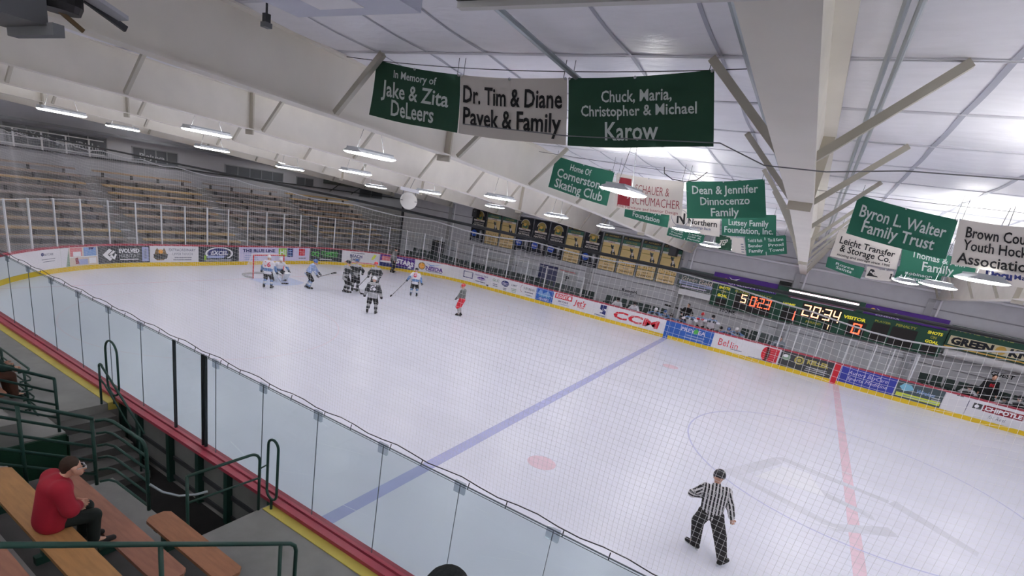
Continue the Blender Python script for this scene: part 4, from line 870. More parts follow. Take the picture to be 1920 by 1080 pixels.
ADDED_LAMPS = [(6.2, -7, 6.4), (6.2, -1, 6.1), (6.2, 5, 5.8), (12.4, -7, 6.4), (12.4, 0, 6.1), (-.2, -10.5, 6.5), (-31, -5, 6.3), (-31, 4, 6.0), (-6.2, 10, 5.6), (0, 10.5, 5.6), (6.2, 11, 5.6), (.6, -13.6, 6.3), (4.6, -10.8, 6.3), (6.2, -14.6, 6.3), (0, -18.4, 6.9), (-6.2, -19.2, 6.9), (-13, -18.4, 6.7), (-20, -16.8, 6.7), (-27, -14, 6.6), (-37, -9, 6.9), (-37, 0, 6.55), (-37, 9, 6.35), (-37, 17, 6.15), (-36.5, 22.5, 6.2)]  # lamps added to brighten ceiling, stands and walls, some behind beams
def lamp(x, y, z, label, grp='strip lamps under the roof'):
    t = thing('roof_lamp', label, 'lamp', (x, y, z), grp)
    L2, w2 = .6, .31
    o = MB(); o.hexa([(x-w2, y-L2, z), (x+w2, y-L2, z), (x+w2, y+L2, z), (x-w2, y+L2, z), (x-w2*.6, y-L2, z+.07), (x+w2*.6, y-L2, z+.07), (x+w2*.6, y+L2, z+.07), (x-w2*.6, y+L2, z+.07)]); o.build('housing', HOUS, t)
    o = MB(); n = 6; vs = []
    for i in range(n+1):
        a = PI*i/n; vs += [(x-(w2-.01)*math.cos(a), y-L2+.02, z-.004-.05*math.sin(a)), (x-(w2-.01)*math.cos(a), y+L2-.02, z-.004-.05*math.sin(a))]
    o.add(vs, [(2*i, 2*i+1, 2*i+3, 2*i+2) for i in range(n)]+[tuple(2*i for i in range(n+1)), tuple(2*i+1 for i in range(n, -1, -1))]); o.build('lens', LENS, t)
    MB().box(x-w2*.5, y-L2+.04, z+.072, x+w2*.5, y+L2-.04, z+.076).build('added_uplight_panel', UPL, t)  # added glowing panel facing the ceiling
    o = MB(); o.box(x-w2*.6, y-L2, z+.066, x-w2*.54, y+L2, z+.105); o.box(x+w2*.54, y-L2, z+.066, x+w2*.6, y+L2, z+.105); o.box(x-w2*.54, y-L2, z+.066, x+w2*.54, y-L2+.02, z+.105); o.box(x-w2*.54, y+L2-.02, z+.066, x+w2*.54, y+L2, z+.105); o.build('uplight_rim', HOUS, t)  # rim added to keep the uplight panel out of sight
    o = MB()
    for dy in (-.45, .45): o.tube([(x, y+dy, z+.1), (x, y+dy*.3, zt(y)-.03)], .006, 5)
    o.build('hanger_wire', DGREY, t)
for l in LA: lamp(*l)
for i, (x, y, z) in enumerate(ADDED_LAMPS): lamp(x, y, z, 'added roof lamp that helps light the hall, %s of those' % nth(i))
# ------------------------------------------------------------------ things under the roof
t = thing('hanging_dish', 'white round dish hanging on wires before the end wall', 'dish', (-15.7, -2.4, 5.4))
c = (-15.75, -2.45, 5.42)
o = MB(); d = (Vector((CAM.x, CAM.y, 4.6))-Vector(c)).normalized(); q = d.to_track_quat('Z', 'Y').to_matrix()
vs = []; fs = []; n = 28
prof = [(0, -.1), (.15, -.09), (.27, -.05), (.31, 0), (.30, .02), (.0, .05)]
for r_, h_ in prof:
    for k in range(n):
        vs.append(tuple(Vector(c)+q@Vector((r_*math.cos(2*PI*k/n), r_*math.sin(2*PI*k/n), -h_))))
for j in range(len(prof)-1):
    for k in range(n): fs.append((j*n+k, j*n+(k+1) % n, (j+1)*n+(k+1) % n, (j+1)*n+k))
MB().add(vs, fs).build('dish', mat('dish_white', (236, 234, 228), .6), t, smooth=True)
ax = q@Vector((1, 0, 0)); 
MB().bar(Vector(c)+ax*-.34+Vector((0, 0, .4)), Vector(c)+ax*.34+Vector((0, 0, .36)), .12, .12).build('mount_bar', PURE, t)
MB().bar(Vector(c)+ax*-.3+d*.06, Vector(c)+ax*.3+d*.06, .015, .02).build('cross_strap', MGREY, t)
o = MB()
for s_ in (-.22, .22): o.tube([Vector(c)+ax*s_+Vector((0, 0, .4)), Vector(c)+ax*s_*1.1], .014, 6)
o.tube([Vector(c)+Vector((0, 0, .42)), (c[0]+.1, c[1]+.3, zb(-2)+.35), (c[0]+.15, c[1]+.5, zt(-2)-.03)], .008, 6); o.build('hanger', MGREY, t)
t = thing('ceiling_unit', 'flat white unit under the roof with a printed paper sheet, top edge left of centre', 'ceiling unit', (-6.33, -15.2, 7.2))
MB().box(-7.03, -16.4, 7.2, -5.63, -14.2, 7.42).build('casing', mat('unit_white', (206, 210, 226), .45), t)
MB().box(-6.57, -15.1, 7.194, -6.07, -14.35, 7.2).build('paper', PURE, t)
P = Panel(t, lambda u, v, o: (-6.57+u, -15.1+v, 7.193-o), .5, .75)
P.text('SUN DECK', .5, .42, .26, DGREY, .84, bold=.02); P.lines(.2, .8, .18, 2, .07, .03, INK); P.done()
for x, y in ((-6.95, -14.4), (-5.71, -14.4), (-6.95, -16.2), (-5.71, -16.2)): MB().tube([(x, y, 7.42), (x, y, zt(y)-.02)], .012, 6).build('hanger_rod', MGREY, t)
t = thing('dark_beam', 'long dark olive header beam with a pale lower lip, top picture edge', 'beam', (2, -15.9, 6.57))
MB().box(-3.95, -16.2, 6.62, 15.6, -15.9, 6.9).build('beam', mat('olive_beam', (52, 50, 44), .6), t); MB().box(-3.95, -15.9, 6.6, 15.6, -15.87, 6.635).build('lower_lip', mat('pale_lip', (222, 222, 220), .5), t)
for x in (-3.8, 0, 4, 9, 15): MB().tube([(x, -16.02, 6.85), (x, -16.02, zt(-16)-.0)], .02, 6).build('hanger_rod', DGREY, t)
t = thing('small_box_speaker', 'small dark box hanging under the roof left of the white unit', 'speaker', (-7.33, -14.3, 6.95))
MB().box(-7.355, -14.325, 7.13, -7.305, -14.275, 7.2).build('body', DGREY, t); MB().box(-7.365, -14.335, 7.09, -7.295, -14.265, 7.13).build('lower_body', MGREY, t); MB().tube([(-7.33, -14.3, 7.2), (-7.33, -14.3, zt(-14.3)-.02)], .01, 6).build('hanger_rod', DGREY, t)
t = thing('roof_heater', 'dim grey heater unit with dark round drum hanging at the top left corner', 'heater', (-8.0, -15.7, 6.6))
MB().box(-8.6, -16.6, 6.64, -7.8, -15.74, 6.86).build('casing', mat('heater_grey', (92, 94, 98), .5), t)
MB().box(-8.55, -15.75, 6.58, -7.7, -15.68, 6.66).build('front_rail', MGREY, t)
MB().lathe((-7.95, -15.62, 6.78), [(.02, 0), (.14, .0), (.16, .05), (.16, .2), (.1, .26)], 18).build('drum', BLACK, t)
MB().bar((-8.0, -15.7, 6.86), (-7.98, -15.45, 6.7), .03, .03).build('arm', BROWN, t)
MB().hexa([(-7.95, -15.5, 6.92), (-7.7, -15.5, 6.92), (-7.72, -15.24, 6.84), (-7.9, -15.24, 6.84), (-7.95, -15.5, 6.95), (-7.7, -15.5, 6.95), (-7.72, -15.24, 6.87), (-7.9, -15.24, 6.87)]).build('flap', LGREY, t)
MB().bar((-7.93, -15.45, 6.92), (-7.9, -15.18, 6.8), .045, .045).build('bracket', DGREY, t)
MB().tube([(-8.2, -16, 6.86), (-8.2, -16, zt(-16)-.02)], .02, 6).build('hanger_rod', DGREY, t); MB().tube([(-7.95, -15.55, 7.04), (-7.95, -15.55, zt(-15.5)-.02)], .015, 6).build('hanger_rod', DGREY, t)
t = thing('hanging_cable', 'black looped cable under the second row of banners', 'cable', (-5.8, -4.4, 7.2))
MB().tube([(-6.25, -4.6, 7.36), (-6.2, -4.62, 7.2), (-6.0, -4.6, 7.1), (-5.7, -4.6, 7.08), (-5.45, -4.6, 7.14), (-5.25, -4.6, 7.35)], .01, 6).build('cable', BLACK, t)
# ------------------------------------------------------------------ goal
t = thing('hockey_goal', 'red-piped hockey goal with white netting on the far goal line', 'goal', (-27.1, 0, 0))
GR = mat('goal_red', (206, 40, 46), .4)
for s_ in (-1, 1): MB().tube([(-27.1, s_*.915, 0), (-27.1, s_*.915, 1.22)], .03, 10).build('goal_post', GR, t)
MB().tube([(-27.1, -.93, 1.22), (-27.1, .93, 1.22)], .03, 10).build('crossbar', GR, t)
back = [(-27.1, -.915), (-27.5, -1.08), (-27.95, -.95), (-28.15, -.5), (-28.2, 0), (-28.15, .5), (-27.95, .95), (-27.5, 1.08), (-27.1, .915)]
topl = [(-27.1, -.915), (-27.35, -.86), (-27.55, -.7), (-27.6, -.35), (-27.62, 0), (-27.6, .35), (-27.55, .7), (-27.35, .86), (-27.1, .915)]
MB().tube([(x, y, .05) for x, y in back], .05, 8).build('base_pad', mat('pad_grey', (200, 200, 202), .6), t); MB().tube([(x, y, 1.2) for x, y in topl], .02, 8).build('top_frame', PURE, t)
def lerp(a, b_, q): return tuple(a[i]+(b_[i]-a[i])*q for i in range(len(a)))
def poly_at(P_, q):
    q *= len(P_)-1; i = min(int(q), len(P_)-2); return lerp(P_[i], P_[i+1], q-i)
o = MB()
for k in range(41):
    a, b_ = poly_at(back, k/40), poly_at(topl, k/40)
    o.tube([(*a, .05), (*lerp(a, b_, .5), .65-.04), (*b_, 1.2)], .004, 4)
for j in range(14):
    z = .08+1.1*j/13; o.tube([(*lerp(poly_at(back, k/20), poly_at(topl, k/20), j/13), z) for k in range(21)], .004, 4)
for k in range(18):
    y = -.85+1.7*k/17; o.tube([(-27.1, y, 1.22), (-27.58, y*.85, 1.2)], .004, 4)
o.build('netting', PURE, t)
# ------------------------------------------------------------------ end stand, end windows
mb = MB(); NR = 10
for k in range(NR): mb.box(-40, -20, 0, -33.4-.62*k, 26, .45+.33*k)
struct(mb.build('floor_end_rows', mat('end_rows', (150, 148, 148), .85, noise=.1, scale=2)))
plk = [mat('plank_%d' % i, c_, .7, noise=.15, scale=2, stretch=(6, .7, 6)) for i, c_ in enumerate(((196, 168, 142), (176, 158, 148), (206, 176, 130), (168, 158, 154)))]
secs = [(-16, -10.5, 'left'), (-9.6, -3.9, 'second'), (-3.0, 2.6, 'third'), (3.5, 9.2, 'fourth'), (10.1, 16.5, 'right')]
for k in range(NR):
    x = -33.4-.62*k-.36; z = .45+.33*k+.38
    for j, (y0, y1, nm) in enumerate(secs):
        t = thing('bleacher_bench', 'wooden bench in the far end stand, %s row from the ice, %s section' % (nth(k), nm), 'bench', (x, (y0+y1)/2, z-.38), 'benches of the far end stand')
        MB().box(x+.22, y0, z-.372, x+.34, y1, z-.33).build('foot_plank', plk[(k+j) % 4], t)
        MB().box(x-.16, y0, z-.09, x+.16, y1, z).build('plank', plk[(k*2+j*3+(k*j) % 3) % 4], t)
        nn = 4
        for i in range(nn):
            y = y0+.5+(y1-y0-1.)*i/(nn-1); MB().box(x-.1, y-.035, z-.38, x+.1, y+.035, z-.09).build('support', mat('bench_support', (86, 86, 88), .7), t)
for k in range(NR):
    for ya in (-3.45, 3.05):
        o = MB().box(-33.4-.62*k-.2, ya-.22, .45+.33*k, -33.4-.62*k, ya+.22, .45+.33*k+.012); struct(o.build('trim_5', PURE))
GL = mat('dark_window_glass', (96, 100, 106), .15, spec=.6); FR = mat('window_frame', (150, 152, 158), .6)
def window(n, y0, y1, z0, z1, panes, words=None):
    t = thing('window_%d' % n, None, None, (-39.98, (y0+y1)/2, z0)); t['kind'] = 'structure'
    MB().box(-40.02, y0, z0, -39.98, y1, z1).build('glazing', GL, t)
    o = MB()
    for i in range(panes+1):
        y = y0+(y1-y0)*i/panes; o.box(-40, y-.03, z0, -39.95, y+.03, z1)
    for z in (z0, z1): o.box(-40, y0-.04, z-.03, -39.95, y1+.04, z+.03)
    o.build('frame', FR, t)
    P = Panel(t, lambda u, v, o: (-39.95+o, y0+u, z0+v), y1-y0, z1-z0)
    if words:
        for s_, u, v, h_, wd in words: P.text(s_, u, v, h_, LGREY, wd, bold=.02)
    P.done()
window(1, -6.6, -1.95, 4.66, 5.62, 5, [('Get Your', .24, .6, .3, .36), ('MindRight..', .72, .42, .4, .5)])
window(2, -.55, 2.15, 4.62, 5.42, 4, [('Rejuva', .42, .45, .38, .56)])
window(3, 5.46, 10.25, 4.52, 5.2, 5)
window(4, 11.55, 13.2, 4.5, 5.1, 2)
window(5, 18.5, 21.5, 4.2, 4.9, 2)
struct(MB().box(-40, -20, 4.44, -39.86, 26.5, 4.52).build('trim_6', DGREY))
struct(MB().box(-40, -20, 5.8, -39.2, 26.5, 5.95).build('ceiling_soffit', mat('soffit', (128, 130, 136), .8)))
t = thing('mezzanine_railing', 'white post railing in front of the lettered end windows', 'railing', (-39.8, -4.5, 4.52))
MB().tube([(-39.7, -9.5, 5.43), (-39.7, -2.2, 5.43)], .03, 6).build('top_rail', PURE, t); MB().tube([(-39.7, -9.5, 4.66), (-39.7, -2.2, 4.66)], .025, 6).build('lower_rail', PURE, t)
MB().tube([(-39.7, -9.5, 5.05), (-39.7, -2.2, 5.05)], .018, 6).build('mid_rail', PURE, t)
for y in (-8.6, -7.4, -6.35, -5.15, -4.05, -2.95): MB().box(-39.73, y-.035, 4.5, -39.67, y+.035, 5.45).build('post', PURE, t)
for y in (-8.6, -2.95): MB().box(-39.99, y-.02, 4.62, -39.7, y+.02, 4.68).build('wall_bracket', PURE, t)
t = thing('dark_awning', 'dark grey-green duct with braces above the right part of the end wall', 'duct', (-38.5, 18, 5))
MB().hexa([(-39.9, 14.2, 4.9), (-38.4, 14.2, 5.2), (-38.4, 23, 5.2), (-39.9, 23, 4.9), (-39.9, 14.2, 5.6), (-38.4, 14.2, 5.6), (-38.4, 23, 5.6), (-39.9, 23, 5.6)]).build('body', mat('duct_green_grey', (92, 100, 98), .6), t)
for y in (15, 17.5, 20): MB().bar((-39.95, y, 4.3), (-38.6, y, 5.16), .05, .05).build('brace', DGREY, t)
# ------------------------------------------------------------------ seats and bench area behind the far boards
SEAT = mat('seat_green', (40, 56, 54), .5)
tm = thing('stadium_seat', '', 'seat', (0, 0, 0), 'dark seats behind the far boards')
MB().box(-.22, -.2, .40, .22, .2, .46).build('seat_pan', SEAT, tm); MB().hexa([(-.22, .18, .46), (.22, .18, .46), (.22, .23, .46), (-.22, .23, .46), (-.2, .24, .86), (.2, .24, .86), (.2, .29, .86), (-.2, .29, .86)]).build('seat_back', SEAT, tm)
MB().box(-.03, -.05, 0, .03, .1, .40).build('pedestal', DGREY, tm)
cnt = 0
for row, (y, z, xs_, xe_) in enumerate(((14.5, .16, -30.3, -14.6), (15.55, .34, -30.3, -14.6), (15.2, .42, -13.3, -9.4), (15.2, .42, -4.9, -3.3), (15.2, .42, 3.6, 7.4))):
    n = int((xe_-xs_)/.52)+1
    nmz = ['front row under the wall banners', 'rear row under the wall banners', 'left of the crowded bench', 'right of the crowded bench', 'behind the right bench'][row]
    for i in range(n):
        lb = 'dark flip seat, %s from the left, %s' % (nth(i), nmz)
        if cnt == 0: tm.location = (xs_, y, z); tm['label'] = lb
        else: dup(tm, (xs_+.52*i, y, z), lb)
        cnt += 1
mb = MB(); mb.box(-30.8, 14.1, 0, -14.2, 15.1, .16); mb.box(-30.8, 15.1, 0, -14.2, 16.9, .34); mb.box(-13.8, 13.1, 0, -2.4, 15.0, .3); mb.box(-13.8, 15.0, 0, -2.4, 16.9, .42); mb.box(3.2, 13.1, 0, 12, 15.0, .3); mb.box(3.2, 14.9, 0, 12, 16.9, .42)
struct(mb.build('floor_bench_platform', CONCD))
for x0, x1, lb in ((-13.4, -4.6, 'tan wooden players bench behind the blue advert'), (3.9, 11, 'tan wooden players bench behind the maroon-bar advert')):
    t = thing('players_bench', lb, 'bench', ((x0+x1)/2, 14.25, .3)); MB().box(x0, 14.12, .70, x1, 14.4, .75).build('plank', TAN, t)
    for i in range(6): x = x0+.3+(x1-x0-.6)*i/5; MB().box(x-.03, 14.16, .3, x+.03, 14.36, .7).build('bench_leg', DGREY, t)
# ------------------------------------------------------------------ people: bodies and clothes as smooth blended surfaces
def surfnet(f, o, h):
    nx, ny, nz = f.shape; s = f < 0
    c = [s[i:nx-1+i, j:ny-1+j, k:nz-1+k] for i in (0, 1) for j in (0, 1) for k in (0, 1)]
    anyv = np.logical_or.reduce(c); allv = np.logical_and.reduce(c); act = anyv & ~allv
    idx = -np.ones(act.shape, int); n = act.sum(); idx[act] = np.arange(n)
    I, J, K = np.nonzero(act); acc = np.zeros((n, 3)); cnt = np.zeros(n)
    cor = [(i, j, k) for i in (0, 1) for j in (0, 1) for k in (0, 1)]
    for a in cor:
        for ax in range(3):
            if a[ax]: continue
            b = list(a); b[ax] = 1
            fa = f[I+a[0], J+a[1], K+a[2]]; fb = f[I+b[0], J+b[1], K+b[2]]
            m = (fa < 0) != (fb < 0)
            t = np.where(m, fa/np.where(m, fa-fb, 1), 0)
            p = np.stack([np.full(n, a[0]), np.full(n, a[1]), np.full(n, a[2])], 1).astype(float); p[:, ax] += t
            acc += p*m[:, None]; cnt += m
    V = (np.stack([I, J, K], 1)+acc/cnt[:, None])*h+np.array(o)
    F = []
    for ax in range(3):
        u, v = (ax+1) % 3, (ax+2) % 3
        sl0 = [slice(None)]*3; sl1 = [slice(None)]*3; sl0[ax] = slice(0, -1); sl1[ax] = slice(1, None)
        cr = s[tuple(sl0)] != s[tuple(sl1)]
        E = np.argwhere(cr); E = E[(E[:, u] > 0) & (E[:, v] > 0) & (E[:, u] < f.shape[u]-1) & (E[:, v] < f.shape[v]-1)]
        def cell(du, dv):
            q = E.copy(); q[:, u] += du; q[:, v] += dv; return idx[q[:, 0], q[:, 1], q[:, 2]]
        Q = np.stack([cell(-1, -1), cell(0, -1), cell(0, 0), cell(-1, 0)], 1)
        fl = ~s[E[:, 0], E[:, 1], E[:, 2]]
        Q[fl] = Q[fl][:, ::-1]; F.append(Q)
    return V, np.concatenate(F)
def cone(P, a, b, ra, rb):
    a = np.array(a, float); b = np.array(b, float); ba = b-a; L = ba@ba
    t = np.clip(((P-a)@ba)/(L if L > 1e-9 else 1), 0, 1)
    return np.linalg.norm(P-a-t[..., None]*ba, axis=-1)-(ra+(rb-ra)*t)
def ell(P, c, r):
    q = (P-np.array(c))/np.array(r); n = np.linalg.norm(q, axis=-1); return (n-1)*min(r)
def field(P, prims, k):
    d = None
    for p in prims:
        e = cone(P, *p[1:]) if p[0] == 'c' else ell(P, *p[1:3])
        if d is None: d = e
        else:
            hh = np.clip(.5+.5*(d-e)/k, 0, 1); d = d*hh*0+ (d*(1-hh)+e*hh) - k*hh*(1-hh)
    return d
def blob(name, prims, mats, root, h=.03, k=.03, cut=None, band=None, attr=None):
    """prims: ('c', a, b, ra, rb) or ('e', centre, radii); cut(P) > 0 removes; band(p) -> material index"""
    lo = np.array([1e9]*3); hi = -lo
    for p in prims:
        pts = [(np.array(p[1]), p[3]), (np.array(p[2]), p[4])] if p[0] == 'c' else [(np.array(p[1]), max(p[2]))]
        for q, r in pts: lo = np.minimum(lo, q-r); hi = np.maximum(hi, q+r)
    lo -= 2.5*h+k*.3; hi += 2.5*h+k*.3; n = np.ceil((hi-lo)/h).astype(int)+1
    G = np.stack(np.meshgrid(*[lo[i]+h*np.arange(n[i]) for i in range(3)], indexing='ij'), -1)
    f = field(G, prims, k)
    if cut is not None: f = np.maximum(f, cut(G))
    V, F = surfnet(f, lo, h)
    me = bpy.data.meshes.new(name); me.from_pydata(V.tolist(), [], F.tolist())
    for m in (mats if isinstance(mats, (list, tuple)) else [mats]): me.materials.append(m)
    if band is not None:
        cs = V[F].mean(1); me.polygons.foreach_set('material_index', [int(band(c)) for c in cs])
    me.polygons.foreach_set('use_smooth', [True]*len(F))
    if attr is not None:
        at = me.attributes.new('stripe', 'FLOAT', 'POINT'); at.data.foreach_set('value', attr(V).astype(np.float32))
    me.update(); o = bpy.data.objects.new(name, me); C.objects.link(o); o.parent = root; return o
def ik(a, t, l1, l2, pole):
    a = np.array(a, float); t = np.array(t, float); d = t-a; L = np.linalg.norm(d)
    if L > (l1+l2)*.998: t = a+d/L*(l1+l2)*.998; d = t-a; L = np.linalg.norm(d)
    u = d/L; x = (l1*l1-l2*l2+L*L)/(2*L); hgt = math.sqrt(max(0, l1*l1-x*x))
    p = np.array(pole, float); p = p-u*(p@u); p = p/np.linalg.norm(p); return a+u*x+p*hgt, t
SKIN = mat('skin', (206, 158, 136), .6); HAIRB = mat('brown_hair', (62, 46, 38), .8, noise=.2, scale=40); HAIRD = mat('dark_hair', (38, 32, 30), .8)
def rig(H=1.75, pz=.90, lean=.15, feet=((-.14, 0), (.14, .02)), lift=(0, 0), hands=((-.32, .15, .85), (.32, .15, .85)), side=0., head=(0, 0), foot_yaw=(.15, -.15), epole=((-1, -.6, -.2), (1, -.6, -.2)), kpole=((-.1, 1, 0), (.1, 1, 0)), ankz=.13, twist=0.):
    q = H/1.75; J = {}
    sp = np.array([math.sin(side), math.sin(lean)*math.cos(side), math.cos(lean)*math.cos(side)])
    pv = np.array([0, 0, pz]); J['pelvis'] = pv
    rx = np.array([math.cos(twist), math.sin(twist), 0]); rx = rx-sp*(rx@sp); rx /= np.linalg.norm(rx)
    fy = np.cross(sp, rx)
    ch = pv+sp*.42*q; J['chest'] = ch; J['belly'] = pv+sp*.2*q
    nk = ch+sp*.12*q+fy*.01; J['neck'] = nk
    hs = sp*.5+np.array([0, 0, .5]); hs /= np.linalg.norm(hs)
    J['head'] = nk+hs*.155*q+fy*.03+np.array([head[0], head[1], 0]); J['fwd'] = fy; J['right'] = rx; J['up'] = sp
    for i, s in ((0, -1), (1, 1)):
        sh = ch+rx*s*.185*q+sp*.035; J['sh%d' % i] = sh
        e, wv = ik(sh, hands[i], .28*q, .26*q, epole[i]); J['el%d' % i] = e; J['wr%d' % i] = wv
        dv = wv-e; J['hd%d' % i] = wv+dv/np.linalg.norm(dv)*.085*q
        hp = pv+np.array([math.cos(twist*.4)*s*.095*q, math.sin(twist*.4)*s*.095*q, -.03]); J['hp%d' % i] = hp
        an = np.array([feet[i][0], feet[i][1], ankz+lift[i]])
        kn, an = ik(hp, an, .42*q, .41*q, kpole[i]); J['kn%d' % i] = kn; J['an%d' % i] = an
        fd = np.array([-math.sin(foot_yaw[i]), math.cos(foot_yaw[i]), 0]); J['fd%d' % i] = fd
        J['toe%d' % i] = an+fd*.17*q+np.array([0, 0, -.055])
    J['q'] = q; return J
def body_prims(J, face=True, arms=True, legs=True):
    q = J['q']; P = [('c', J['pelvis'], J['belly'], .115*q, .11*q), ('c', J['belly'], J['chest'], .11*q, .125*q), ('c', J['chest'], J['neck'], .1*q, .055*q)]
    hd = J['head']; f = J['fwd']; r = J['right']; up = np.array([0, 0, 1.])
    P += [('c', J['neck'], hd-up*.04, .052*q, .058*q), ('e', hd+up*.015, (.078*q, .095*q, .115*q)), ('c', hd+f*.05-up*.06, hd+f*.06-up*.07, .045*q, .04*q)]
    if face:
        P += [('c', hd+f*.092-up*.0, hd+f*.11-up*.025, .012, .017)]
        for s in (-1, 1): P.append(('c', hd+r*s*.078+up*.01, hd+r*s*.082-up*.03, .02, .014))
    for i in (0, 1):
        P += [('c', J['chest'], J['sh%d' % i], .08*q, .066*q)]
        if arms: P += [('c', J['sh%d' % i], J['el%d' % i], .056*q, .042*q), ('c', J['el%d' % i], J['wr%d' % i], .042*q, .029*q), ('c', J['wr%d' % i], J['hd%d' % i], .03*q, .034*q)]
        if legs: P += [('c', J['hp%d' % i], J['kn%d' % i], .088*q, .056*q), ('c', J['kn%d' % i], J['an%d' % i], .055*q, .038*q), ('c', J['an%d' % i], J['toe%d' % i], .04*q, .032*q)]
    return P
def hand_mesh(J, i, root, m, curl=.7, h=.008):
    """palm, four unequal bent fingers and a thumb from the side of the palm"""
    w_, e = J['wr%d' % i], J['el%d' % i]; d = w_-e; d = d/np.linalg.norm(d); f = J['fwd']
    sd = np.cross(d, f); sd /= np.linalg.norm(sd); nrm = np.cross(sd, d); s = 1 if i else -1
    P = [('c', w_, w_+d*.075, .026, .033), ('c', w_+d*.05+sd*.022, w_+d*.085+sd*.022, .02, .018), ('c', w_+d*.05-sd*.022, w_+d*.085-sd*.022, .02, .018)]
    for k, (off, L) in enumerate(((.031, .066), (.011, .076), (-.011, .072), (-.030, .056))):
        b = w_+d*.088+sd*off; a1 = curl*.55; m1 = b+(d*math.cos(a1)+nrm*math.sin(a1)*.9)*L*.5; a2 = curl*1.5; m2 = m1+(d*math.cos(a2)+nrm*math.sin(a2))*L*.35; a3 = curl*2.1; m3 = m2+(d*math.cos(a3)+nrm*math.sin(a3))*L*.25
        P += [('c', b, m1, .0105, .0095), ('c', m1, m2, .0095, .0088), ('c', m2, m3, .0088, .0078)]
    b = w_+d*.03+sd*.03; m1 = b+d*.03+sd*.03+nrm*.015; m2 = m1+d*.032+nrm*.02
    P += [('c', b, m1, .015, .012), ('c', m1, m2, .012, .0095)]
    return blob('hand', P, m, root, h, .006)
def text_on(root, J, s_, prims, k, u0, z0, w_, hh, m, back=True, bold=.05, name='number'):
    vs, fs = textmesh(s_, bold)
    vs = vs-[0, vs[:, 1].min(), 0]; W_, H_ = vs[:, 0].max(), vs[:, 1].max(); f = J['fwd']*(-1 if back else 1); r = J['right']*(1 if back else -1); up = J['up']
    base = J['pelvis']+up*z0+r*u0; out = []
    for x, y, _ in vs:
        p = base+r*(x/W_-.5)*w_+up*(y/H_-.5)*hh; a, b_ = .0, .45
        for _ in range(12):
            c = (a+b_)/2
            if field((p+f*c)[None, :], prims, k)[0] < 0: a = c
            else: b_ = c
        out.append(p+f*(b_+.008))
    MB().add(out, fs).build(name, m, root, local=True)
